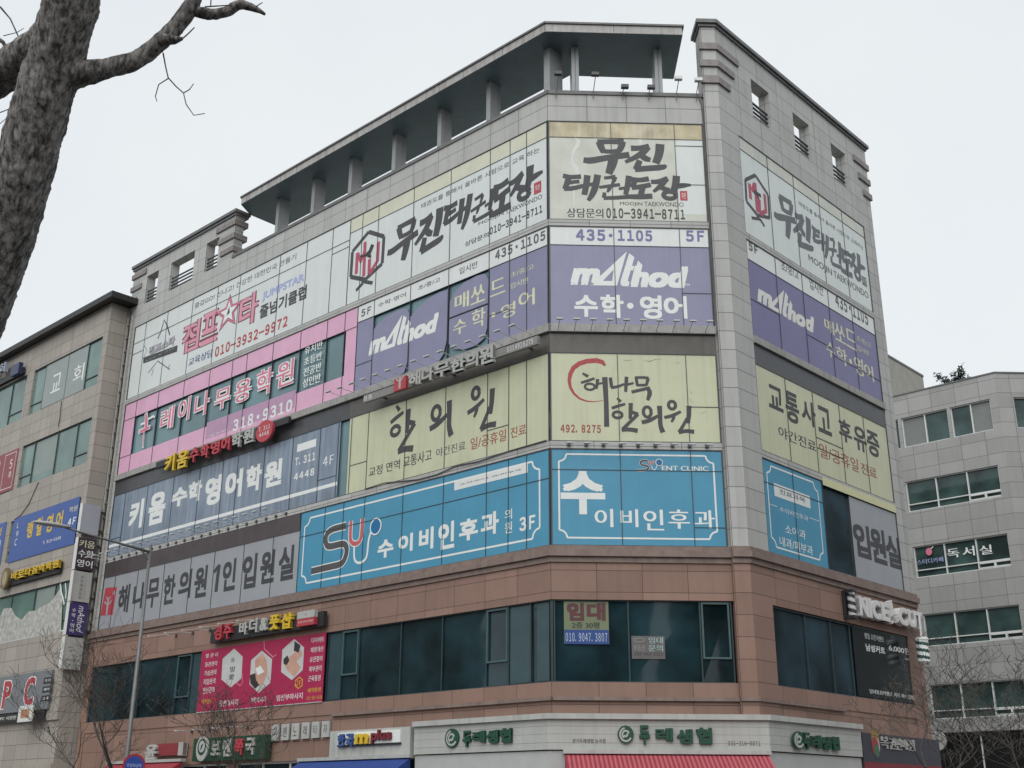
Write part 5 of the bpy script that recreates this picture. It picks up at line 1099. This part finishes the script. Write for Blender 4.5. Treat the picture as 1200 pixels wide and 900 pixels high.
mb_ = MB(); wrapped(mb_, .10, .40, 3.80, 3.94); mb_.build('top_trim', BOXM, e)
mb_ = MB(); wrapped(mb_, .12, .24, 2.35, 3.0); mb_.build('lower_board', mat('pale grey board', (.40, .405, .40), .5, .05), e)
class _S: pass
def face(fr, w):
    x = _S(); x.fr, x.w, x.e = fr, w, e; return x
for fr, k, em, chs in ((A, kA2b, (680, 700, 32, 45), (('두', (726, 742), (765, 665)), ('레', (772, 722), (832, 664)), ('생', (838, 725), (895, 660)), ('협', (900, 722), (956, 652)))),
                       (B, kB2, (485, 775, 40, 46), (('두', (556, 825), (606, 728)), ('레', (638, 808), (722, 742)), ('생', (745, 822), (822, 748)), ('협', (842, 822), (918, 740)))),
                       (D, kD2, (222, 770, 28, 42), (('두', (250, 812), (282, 735)), ('레', (286, 805), (332, 748)), ('생', (336, 812), (378, 755)), ('협', (382, 815), (416, 755))))):
    x = face(fr, .31)
    for ch, a, b_ in chs: raised(x, k, ch, a, b_, GREENL, .07, .045)
    c_ = fr.hit(*k(em[0], em[1]), .33); ru = abs(fr.hit(*k(em[0]+em[2], em[1]), .33)[0]-c_[0]); rz = abs(fr.hit(*k(em[0], em[1]+em[3]), .33)[1]-c_[1])
    MB().prism(fr, circ(c_[0], c_[1], ru, rz)[:-1], .311, .36).build('emblem_disc', GREENL, e)
    mb_ = MB()
    for a0, a1, f_ in ((100, 330, .72), (20, 240, .42), (200, 400, .2)): mb_.stroke(fr, circ(c_[0], c_[1], ru*f_, rz*f_, a0, a1, 12), ru*.2, .363)
    mb_.build('swirl_print', BOXM, e)
x = face(B, .306)
for t_, a, b_ in (('경기두레생협 능곡점', (217, 818), (383, 796)), ('031-316-0071', (1000, 830), (1160, 808))):
    p, q = B.hit(*kB2(*a), .306), B.hit(*kB2(*b_), .306); put_text(MB(), B, t_, p[0], p[1], q[0], q[1], .308, bold=.02).build('lettering', INK, e)
def awning(fr, u0, u1, zt, w0, drop, out, m_, label, stripes_=None, val=.22):
    e = thing('awning', fr.P((u0+u1)/2, zt-drop, w0), label, 'awning')
    mb = MB(); n = stripes_ or 1
    for i in range(n):
        a, b_ = u0+(u1-u0)*i/n, u0+(u1-u0)*(i+1)/n; mi = i % 2 if stripes_ else 0
        mb.add([fr.P(a, zt, w0), fr.P(b_, zt, w0), fr.P(b_, zt-drop, w0+out), fr.P(a, zt-drop, w0+out)], [(0, 3, 2, 1)], mi)
        mb.add([fr.P(a, zt-drop, w0+out), fr.P(b_, zt-drop, w0+out), fr.P(b_, zt-drop-val, w0+out+.01), fr.P(a, zt-drop-val, w0+out+.01)], [(0, 3, 2, 1)], mi)
    for u in (u0, u1): mb.add([fr.P(u, zt, w0), fr.P(u, zt-drop, w0), fr.P(u, zt-drop, w0+out)], [(0, 1, 2)], 0)
    o = mb.build('fabric', [m_, mat('pale rose awning stripe', (.36, .09, .11), .8, .06)] if stripes_ else m_, e)
    MB().box(fr, u0-.05, u1+.05, zt, zt+.1, w0-.12, w0+.1).build('roller_case', BOXM, e)
    return e
p, q = B.hit(662, 879, .3), B.hit(906, 879, .3)
awning(B, p[0], q[0]-.12, 2.93, .3, .75, 1.3, AWRED, 'red awning with fine pale stripes under the white board on the corner front', 90)
p, q = A.hit(352, 893, .3), A.hit(478, 887, .4)
awning(A, p[0], q[0], 2.95, .3, .8, 1.3, AWBLUE, 'plain royal blue awning at street level on the left front')
p, q = A.hit(160, 890, .3), A.hit(214, 886, .3)
awning(A, p[0]-2, q[0], 3.1, .3, .8, 1.3, AWRED, 'plain red awning at street level behind the round traffic sign')
p, q = D.hit(*kD2(500, 870), .3), D.hit(*kD2(840, 880), .3)
awning(D, uR+.1, 10.3, 2.62, .3, .8, 1.2, AWRED, 'plain red awning under the dark lottery shop sign')
# green soup shop sign
p, q = A.hit(*kG1(168, 272), .3), A.hit(*kG1(492, 152), .3)
s_ = Sign('shop_sign', A, 'dark green shop sign board with white letters and one red letter', 'sign board', p[0], q[0], p[1], q[1], DKGRN, w=.3, th=.25)
for ch, a, b_, m_ in (('보', (248, 245), (292, 180), BOXM), ('멘', (300, 250), (342, 170), BOXM), ('쭉', (350, 246), (396, 170), RED), ('국', (400, 242), (446, 165), BOXM)): raised(s_, kG1, ch, a, b_, m_, .06, .04)
c_ = A.hit(*kG1(219, 215), .3); MB().prism(A, circ(c_[0], c_[1], .36, .42)[:-1], .301, .37).build('round_emblem', BOXM, s_.e); MB().prism(A, circ(c_[0], c_[1]+.05, .26, .28)[:-1], .371, .374).build('emblem_ring', DKGRN, s_.e); MB().prism(A, circ(c_[0], c_[1]+.07, .19, .2)[:-1], .3745, .377).build('emblem_face', BOXM, s_.e)
MB().stroke(A, [(c_[0]-.06, c_[1]-.04), (c_[0], c_[1]+.08), (c_[0]+.07, c_[1]+.16)], [.04, .1, .03], .379).build('leaf_print', DKGRN, s_.e)
# six square letter plates
pl = '미랜노래타자'
for i, ch in enumerate(pl):
    x0 = 513+i*44.5; y0 = 182-i*3.3
    p, q = A.hit(*kG1(x0, y0), .06), A.hit(*kG1(x0+38, y0-74), .06)
    e = thing('letter_plate', A.P(p[0], p[1], .06), 'white square letter plate number %s in the row of six on the brown stone' % ('one', 'two', 'three', 'four', 'five', 'six')[i], 'letter plate', 'white letter plates in a row')
    e['label'] = ('leftmost', 'second from left', 'third from left', 'third from right', 'second from right', 'rightmost')[i]+' of the six white letter plates on the brown stone'
    MB().box(A, p[0], q[0], p[1], q[1], .0, .06).build('plate', BOXM, e)
    put_text(MB(), A, ch, p[0]+.1, p[1]+.1, q[0]-.1, q[1]-.1, .063, bold=.01).build('lettering', GREYL, e)
# white box sign with blue, yellow and red letters
p, q = A.hit(*kG1(768, 243), .35), A.hit(*kG1(1128, 122), .35)
s_ = Sign('shop_sign', A, 'white box sign with blue, yellow and dark red raised letters above the blue awning', 'sign board', p[0], q[0]-.02, 2.98, 3.82, mat('stained white sign box', (.42, .43, .40), .5, .08, 2, streak=.55), w=.32, th=.28)
p, q = A.hit(*kG1(810, 200), .36), A.hit(*kG1(1085, 155), .36); MB().box(A, p[0], q[0], p[1], p[1]+.36, .321, .38).build('letter_bar', WHITE, s_.e); MB().box(A, p[0]-.01, q[0]+.01, p[1]-.05, p[1]-.003, .321, .39).build('bar_edge', DKBOX, s_.e)
BL_ = mat('deep blue letter', (.04, .09, .25), .5, .1)
for ch, a, b_, m_ in (('한', (806, 205), (838, 150), BL_), ('국', (840, 210), (876, 148), BL_), ('m', (882, 195), (942, 148), GOLD), ('plus', (952, 192), (1042, 128), mat('dark wine letter', (.16, .02, .03), .5, .1))):
    p, q = A.hit(*kG1(*a), .46), A.hit(*kG1(*b_), .46); put_text(MB(), A, ch, p[0], p[1], q[0], q[1], .381, bold=.04, depth=.08).build('letter', m_, s_.e)
# small letters and red bar at the far left shop
p, q = A.hit(*K(140, 840, 10)(440, 460), .15), A.hit(*K(140, 840, 10)(760, 375), .15)
s_ = Sign('shop_sign', A, 'small dull red bar sign with white letters behind the street lamp', 'sign board', p[0], q[0], p[1], p[1]+.42, mat('dull red sign bar', (.22, .03, .035), .5, .1), w=.2, th=.15)
MB().box(A, q[0]-.3, q[0], p[1]-.02, p[1]+.44, .02, .215).build('end_cap', BOXM, s_.e)
kk = K(140, 840, 10)
raised(s_, kk, '윤', (285, 505), (445, 320), BOXM, .1, .04)
# dark lottery shop sign on the right front
p, q = D.hit(*kD2(490, 825), .3), D.hit(*kD2(838, 745), .3)
s_ = Sign('shop_sign', D, 'dark slate lottery shop sign with a small coloured emblem and red lower edge', 'sign board', uR+.06, 10.3, 2.72, 3.72, mat('dark slate sign face', (.035, .037, .05), .45, .08), w=.3, th=.26)
MB().box(D, uR+.06, 10.3, 2.72, 2.9, .301, .305).build('red_edge', mat('dark red strip', (.18, .02, .03), .5, .1), s_.e)
for ch, a, b_ in (('복', (612, 808), (646, 752)), ('권', (652, 812), (680, 760)), ('판', (682, 815), (710, 762)), ('매', (712, 815), (736, 765)), ('점', (740, 820), (768, 768))): raised(s_, kD2, ch, a, b_, BOXM, .04, .02)
c_ = D.hit(*kD2(584, 778), .3)
for (du, dz, r_), m_ in zip(((0, .08, .26), (-.05, -.12, .22), (.07, -.1, .18), (.02, -.25, .16)), (mat('dull amber print', (.25, .16, .05), .5, .1), mat('dull red print', (.28, .04, .05), .5, .1), mat('pale print', (.4, .4, .38), .5, .1), mat('dull green print', (.05, .14, .08), .5, .1))):
    s_.polym(circ(c_[0]+du, c_[1]+dz, r_, r_*1.2)[:-1], m_, 'emblem', dw=.003+.002*abs(dz*10))

# ================================================================== SIGN LAMPS
def lamp(fr, label, group, u, z, out, rise, hw=.095, metal=mat('off white lamp metal', (.46, .47, .46), .4, .05), w0=.03, base=None):
    """arm from the wall to a small bar head; copies share its meshes"""
    P_ = lambda uu, zz, ww: fr.P(uu, zz, ww)
    if base is None:
        e = thing('sign_lamp', P_(u, z, w0), label, 'sign lamp', group)
        MB().tube([P_(u, z, w0), P_(u, z+rise*.25, w0+out*.5), P_(u, z+rise, w0+out)], .013, 5).build('arm', metal, e)
        MB().box(fr, u-hw, u+hw, z+rise-.03, z+rise+.012, w0+out-.04, w0+out+.05).build('lamp_head', metal, e)
        MB().box(fr, u-.05, u+.05, z-.05, z+.05, w0-.03, w0+.02).build('wall_plate', LAMPB, e)
        return e
    return copy_tree(base, P_(u, z, w0))
b0 = None
for i in range(10):
    u = .27+.49*i
    b0 = b0 or lamp(B, 'slim white sign lamp on an arm in the row under the violet corner banner', 'sign lamps below the violet corner banner', u, 15.0, .75, .05)
    if i: copy_tree(b0, B.P(u, 15.0, .03))
b0 = None
for i in range(9):
    u = .55+.5*i
    b0 = b0 or lamp(B, 'short white sign lamp in the row above the blue corner banner', 'sign lamps above the blue corner banner', u, 11.44, .45, -.08)
    if i: copy_tree(b0, B.P(u, 11.44, .03))
b0 = None
for i in range(15):
    u = -9.3+.62*i
    b0 = b0 or lamp(A, 'slim white sign lamp on an arm in the row under the violet left banner', 'sign lamps below the violet left front banner', u, 15.02, .9, .03, .12)
    if i: copy_tree(b0, A.P(u, 15.02, .03))
b0 = None
for i in range(22):
    u = -25.1+.60*i
    b0 = b0 or lamp(A, 'slim white sign lamp on an arm in the long row under the slate blue banner', 'sign lamps below the slate blue banner', u, 11.43, .9, .02, .12)
    if i: copy_tree(b0, A.P(u, 11.43, .03))
b0 = None
zl = 8.05
for i in range(6):
    u = -19.0+1.15*i
    b0 = b0 or lamp(A, 'small white spot lamp on a long arm in front of the massage shop letters', 'spot lamps over the massage shop letters', u, 7.72, 1.1, -.12, .06)
    if i: copy_tree(b0, A.P(u, 7.72, .03))
b0 = None
for i in range(4):
    u = -17.3+1.15*i
    b0 = b0 or lamp(A, 'small white spot lamp above the dark green shop sign', 'spot lamps over the green shop sign', u, 4.15, .6, .0, .09)
    if i: copy_tree(b0, A.P(u, 4.15, .03))
# flood lamps on the roof edge of the corner front
def flood(u, h, m_, label, tilt=.0):
    e = thing('flood_lamp', B.P(u, ZR+.06, -.1), label, 'flood lamp', 'flood lamps on the corner roof edge')
    MB().tube([B.P(u-.02, ZR-.25, .07), B.P(u, ZR+.06, .06), B.P(u+.05, ZR+.06+h*.8, .25)], .014, 5).build('arm', POLE, e)
    MB().box(B, u-.08, u+.16, ZR+h-.02, ZR+h+.09, .2, .34).build('lamp_head', m_, e); return e
flood(.3, .5, LAMPB, 'dark flood lamp on the roof edge nearest the left corner column')
flood(1.5, .5, LAMPB, 'dark flood lamp on the roof edge just right of the double column')
flood(2.45, .06, LAMPB, 'low dark flood lamp in the middle of the corner roof edge')
flood(3.3, .06, LAMPB, 'low dark flood lamp just left of the right double column')
flood(4.2, .42, LAMPW, 'white flood lamp on the roof edge right of the right double column')
flood(4.85, .38, LAMPW, 'white flood lamp on the roof edge against the stone pilaster')

# ================================================================== STREET LAMP AND TRAFFIC SIGN
lp = A.P(-9.25, 0, 7)
e = thing('street_lamp', (lp.x, lp.y, 0), 'tall grey street lamp with one curved arm and a flat lamp head at the left', 'street lamp')
MB().tube([(lp.x, lp.y, 0.1), (lp.x, lp.y, 1.2), (lp.x, lp.y, 8.72)], [.085, .07, .042], 12).build('pole', POLE, e, smooth=True)
MB().box(A, -9.45, -9.05, .1, .5, 6.8, 7.2).build('base', POLE, e)
an = (A.n+A.t*-.12).normalized()
MB().tube([lp+Vector((0, 0, 8.25)), lp+an*.25+Vector((0, 0, 8.5)), lp+an*.55+Vector((0, 0, 8.58))], .025, 6).build('brace', POLE, e)
MB().tube([lp+Vector((0, 0, 8.5)), lp+an*.9+Vector((0, 0, 8.62)), lp+an*1.9+Vector((0, 0, 8.75)), lp+an*2.6+Vector((0, 0, 8.86))], [.04, .035, .03, .03], 8).build('arm', POLE, e, smooth=True)
hd = lp+an*2.45+Vector((0, 0, 8.84))
mb_ = MB(); mb_.tube([hd+an*i for i in (-.1, .05, .3, .6, .85, .95)], [.04, .085, .12, .13, .09, .03], 12)
mb_.v = [Vector((v.x, v.y, 8.87+.0*v.z+(v.z-8.84)*(.5))) for v in mb_.v]; mb_.build('lamp_head', mat('pale lamp shell', (.36, .36, .35), .4, .05), e, smooth=True)
sp = A.hit(157, 897, 6.8)
class TR: pass
nrm = (Vector((CAM.x, CAM.y, 0))-A.P(sp[0], 0, 6.9)).normalized(); tt = Vector((-nrm.y, nrm.x, 0))
TF = Fr(A.P(-9.25, 0, 7)+nrm*.16, tt, nrm); c_ = TF.hit(157, 897)
e = thing('traffic_sign', TF.P(c_[0], c_[1]-.3, 0), 'round blue traffic sign with a red rim on the street lamp pole', 'traffic sign')
MB().prism(TF, circ(c_[0], c_[1], .30, .30, n=32)[:-1], -.02, 0).build('red_rim', mat('traffic red', (.30, .02, .03), .35, .04), e)
MB().prism(TF, circ(c_[0], c_[1], .245, .245, n=32)[:-1], .001, .004).build('blue_face', mat('traffic blue', (.02, .055, .25), .35, .04), e)
put_text(MB(), TF, '주정차금지', c_[0]-.19, c_[1]-.05, c_[0]+.19, c_[1]+.05, .006, bold=.02).build('lettering', LILAC, e)
MB().box(TF, -.03, .03, c_[1]-.05, c_[1]+.05, -.1, -.021).build('clamp', POLE, e)

# ================================================================== TREES
from mathutils import noise as mn
BARK = None
def bark(name, dark, light, scale):
    m, N, L, b = newmat(name); b.inputs['Roughness'].default_value = .9; b.inputs['Specular IOR Level'].default_value = .2
    g = N.new('ShaderNodeNewGeometry'); mp = N.new('ShaderNodeMapping'); mp.inputs['Scale'].default_value = (scale, scale, scale*.3); L.new(g.outputs['Position'], mp.inputs['Vector'])
    n = N.new('ShaderNodeTexNoise'); n.inputs['Scale'].default_value = 1; n.inputs['Detail'].default_value = 9; n.inputs['Roughness'].default_value = .7; L.new(mp.outputs[0], n.inputs['Vector'])
    v = N.new('ShaderNodeTexVoronoi'); v.feature = 'DISTANCE_TO_EDGE'; v.inputs['Scale'].default_value = 1.2; L.new(mp.outputs[0], v.inputs['Vector'])
    mm = N.new('ShaderNodeMath'); mm.operation = 'MULTIPLY_ADD'; mm.inputs[1].default_value = .22; L.new(v.outputs[0], mm.inputs[0]); L.new(n.outputs['Fac'], mm.inputs[2])
    r = N.new('ShaderNodeValToRGB'); r.color_ramp.elements[0].position = .42; r.color_ramp.elements[1].position = .66
    r.color_ramp.elements[0].color = (*dark, 1); r.color_ramp.elements[1].color = (*light, 1); L.new(mm.outputs[0], r.inputs['Fac']); L.new(r.outputs[0], b.inputs['Base Color'])
    bp = N.new('ShaderNodeBump'); bp.inputs['Strength'].default_value = .75; bp.inputs['Distance'].default_value = .02; L.new(mm.outputs[0], bp.inputs['Height']); L.new(bp.outputs[0], b.inputs['Normal'])
    return m
BARKN = bark('grey brown plated bark', (.05, .045, .043), (.33, .31, .295), 36)
BARKF = bark('brown twig bark', (.04, .036, .033), (.105, .095, .085), 20)
def rough_tube(mb, pts, rad, n=26, step=.02, amp=.10, freq=9, seed=0):
    """knobbly limb: rings every `step` metres with noisy radius"""
    P_ = [Vector(p) for p in pts]
    for _ in range(2):
        Q_, V_ = [P_[0]], [rad[0]]
        for i in range(len(P_)-1):
            Q_ += [P_[i].lerp(P_[i+1], .25), P_[i].lerp(P_[i+1], .75)]; V_ += [rad[i]*.75+rad[i+1]*.25, rad[i]*.25+rad[i+1]*.75]
        P_, rad = Q_+[P_[-1]], V_+[rad[-1]]
    pp_, rr_ = [], []
    for i in range(len(P_)-1):
        k_ = max(1, int((P_[i+1]-P_[i]).length/step))
        for j in range(k_): pp_.append(P_[i].lerp(P_[i+1], j/k_)); rr_.append(rad[i]+(rad[i+1]-rad[i])*j/k_)
    pp_.append(P_[-1]); rr_.append(rad[-1]); k0 = len(mb.v); mb.tube(pp_, rr_, n)
    for i, p in enumerate(pp_):
        for j in range(n):
            v = mb.v[k0+i*n+j]; d = v-p; q_ = Vector((v.x*freq+seed, v.y*freq, v.z*freq*.5))
            f_ = 1+amp*(mn.noise(q_)+.6*mn.noise(q_*2.3)+.45*mn.noise(q_*5.1)+.3*mn.noise(q_*11)); mb.v[k0+i*n+j] = p+d*f_
def pd(x, y, d): return CAM+(RGT*((x-600)/1359.464)-UPV*((y-450)/1359.464)+FWD)*d
D0 = 5.6; pm = D0/1359.464
base = pd(-255, 1050, D0); base = Vector((base.x+.25, base.y+.15, 0))
e = thing('street_tree', (base.x, base.y, 0), 'thick leaning bare trunk with rough grey bark close in front at the top left', 'tree')
trunk = [base, base+Vector((.03, 0, .9))]+[pd(x, y, D0) for x, y in ((-150, 640), (-72, 470), (-28, 360), (8, 265), (30, 190), (50, 120), (68, 60), (84, 0), (104, -90), (118, -190))]
mb_ = MB(); rough_tube(mb_, trunk, [.25, .20, .175, .155]+[v*pm for v in (37, 35, 33, 32, 31, 31, 30, 30, 30, 28, 26, 24)][:len(trunk)-4], 44, .010, .07, 17)
mb_.build('trunk', BARKN, e, smooth=True)
def limb(px, rad, depth, name, seed, amp=.12, n=16, step=.012):
    mb = MB(); rough_tube(mb, [pd(x, y, D0+dz) for (x, y), dz in zip(px, depth)], [r_*pm for r_ in rad], n, step, amp, 16, seed); return mb.build(name, BARKN, e, smooth=True)
limb([(70, 92), (96, 85), (115, 83), (139, 77), (160, 71), (187, 51), (211, 27), (226, 4), (240, -40), (262, -110)], [19, 16, 12.5, 11.5, 11, 10.5, 10, 9.5, 8, 5], [0, 0, .02, .05, .1, .15, .2, .22, .25, .3], 'branch', 3)
limb([(222, 10), (237, 16), (261, 17), (280, 4), (293, 8), (303, 12), (311, 17)], [8, 7, 6.5, 6.5, 5, 3.5, 1.5], [.22, .23, .25, .28, .3, .31, .32], 'branch', 5, .16, 12, .008)
limb([(60, 45), (40, 62), (15, 78), (-15, 95), (-60, 120), (-110, 110), (-150, 40)], [24, 23, 24, 24, 23, 20, 15], [.05, .1, .15, .2, .3, .4, .5], 'branch', 7)
tw = MB()
for pts, r_ in (([(191, 62), (194, 78), (197, 91), (206, 101), (215, 109), (218, 122), (227, 135), (240, 133)], 1.0), ([(197, 92), (186, 99), (182, 113), (184, 119)], .8), ([(215, 109), (222, 105), (227, 98)], .8), ([(205, 47), (213, 46), (220, 40), (228, 32)], 1.2), ([(0, 8), (12, 22), (22, 44)], 1.2), ([(-10, 40), (4, 50), (8, 58)], 3.0), ([(4, 42), (20, 38), (28, 33)], .6), ([(300, 8), (304, 5), (308, 3)], .8), ([(240, 8), (256, 7), (272, 6)], 1.0), ([(0, 132), (10, 128), (22, 124)], .7), ([(-5, 118), (12, 108), (24, 104)], .6), ([(0, 145), (8, 138)], .5), ([(247, 8), (248, -20)], .8)):
    tw.tube([pd(x, y, D0+.15) for x, y in pts], [r_*pm*(1-.5*i/len(pts)) for i in range(len(pts))], 5)
tw.build('twig', BARKN, e)
stub = MB(); stub.tube([pd(188, 46, D0+.12), pd(205, 47, D0+.1), pd(214, 45, D0+.1)], [v*pm for v in (8, 5, 2)], 8); stub.build('branch_stub', BARKN, e, smooth=True)

def bare_tree(x, y, h, spread, seed, label, ntr=1, lean=(0, 0), depth=5):
    rng = random.Random(seed); e = thing('bare_tree', (x, y, .1), label, 'tree', 'bare street trees along the pavement')
    tr, br = MB(), MB()
    def grow(mb, p, d, L, r, lev):
        pts, rad = [p], [r]; n = 4 if lev < 3 else 3
        for i in range(n):
            d = (d+Vector((rng.uniform(-1, 1), rng.uniform(-1, 1), rng.uniform(-.25, .6)))*(.17+.05*lev)).normalized(); p = p+d*L/n
            pts.append(p); rad.append(max(.0055, r*(1-.42*(i+1)/n)))
        mb.tube(pts, rad, 7 if lev < 2 else (5 if lev < 4 else 3), caps=lev < 2)
        if lev >= depth: return
        for c in range(rng.choice((3, 3, 4)) if lev < 3 else rng.choice((2, 3, 3))):
            i = rng.randint(max(1, n-2), n) if c else n
            a = rng.uniform(0, 2*math.pi); sd_ = Vector((math.cos(a), math.sin(a), rng.uniform(-.05, .5)))
            nd = (d*(.9 if c == 0 else .45)+sd_*rng.uniform(.45, .95)*spread).normalized()
            grow(br, pts[i], nd, L*rng.uniform(.60, .82), rad[i]*rng.uniform(.62, .8), lev+1)
    grow(tr, Vector((x, y, .1)), Vector((lean[0], lean[1], 1)).normalized(), h*.36, .0135*h, 0)
    tr.build('trunk', BARKF, e, smooth=True); br.build('branches', BARKF, e)
    return e
for (u, w, fr), h, spd, seed, label, dep in (((-12.9, 5.2, A), 6.6, .8, 11, 'bare tree with fine upright twigs in front of the far left windows', 6), ((-7.2, 5.0, A), 5.2, .95, 4, 'low bare tree with spreading branches in front of the green shop sign', 6),
        ((-1.0, 5.0, D), 5.0, 1.15, 8, 'bare tree with wide branches beside the barber pole at the lower right', 6), ((3.6, 5.2, D), 5.4, 1.25, 15, 'bare tree with tangled twigs at the lower right picture corner', 6)):
    p = fr.P(u, 0, w); bare_tree(p.x, p.y, h, spd, seed, label, depth=dep)
# dark shrub on the roof of the grey building
p = E1.P(-2.55, 0, -1.2)
e = thing('roof_shrub', (p.x, p.y, ZE-.2), 'small dark evergreen shrub on the roof of the grey building', 'shrub')
rng = random.Random(2); st, lf = MB(), MB()
for i in range(9):
    a = rng.uniform(0, 6.28); d = Vector((math.cos(a)*rng.uniform(.15, .9), math.sin(a)*.6, rng.uniform(.6, 1.0))); q0 = Vector((p.x, p.y, ZE-.2)); q1 = q0+d*rng.uniform(.9, 1.45)
    st.tube([q0, q0.lerp(q1, .5)+Vector((0, 0, .1)), q1], [.03, .02, .008], 5)
    for j in range(75):
        c_ = q0.lerp(q1, rng.uniform(.55, 1.05))+Vector((rng.gauss(0, .1), rng.gauss(0, .1), rng.gauss(0, .08))); u_ = Vector((rng.gauss(0, 1), rng.gauss(0, 1), rng.gauss(0, .5))).normalized(); v_ = u_.orthogonal().normalized()
        lf.add([c_-u_*.13, c_+v_*.06, c_+u_*.13, c_-v_*.06], [(0, 1, 2, 3)])
st.build('stem', BARKF, e); lf.build('foliage', mat('dark evergreen leaf', (.02, .03, .022), .6, .3, 5), e)
bpy.data.scenes.remove(TSC)
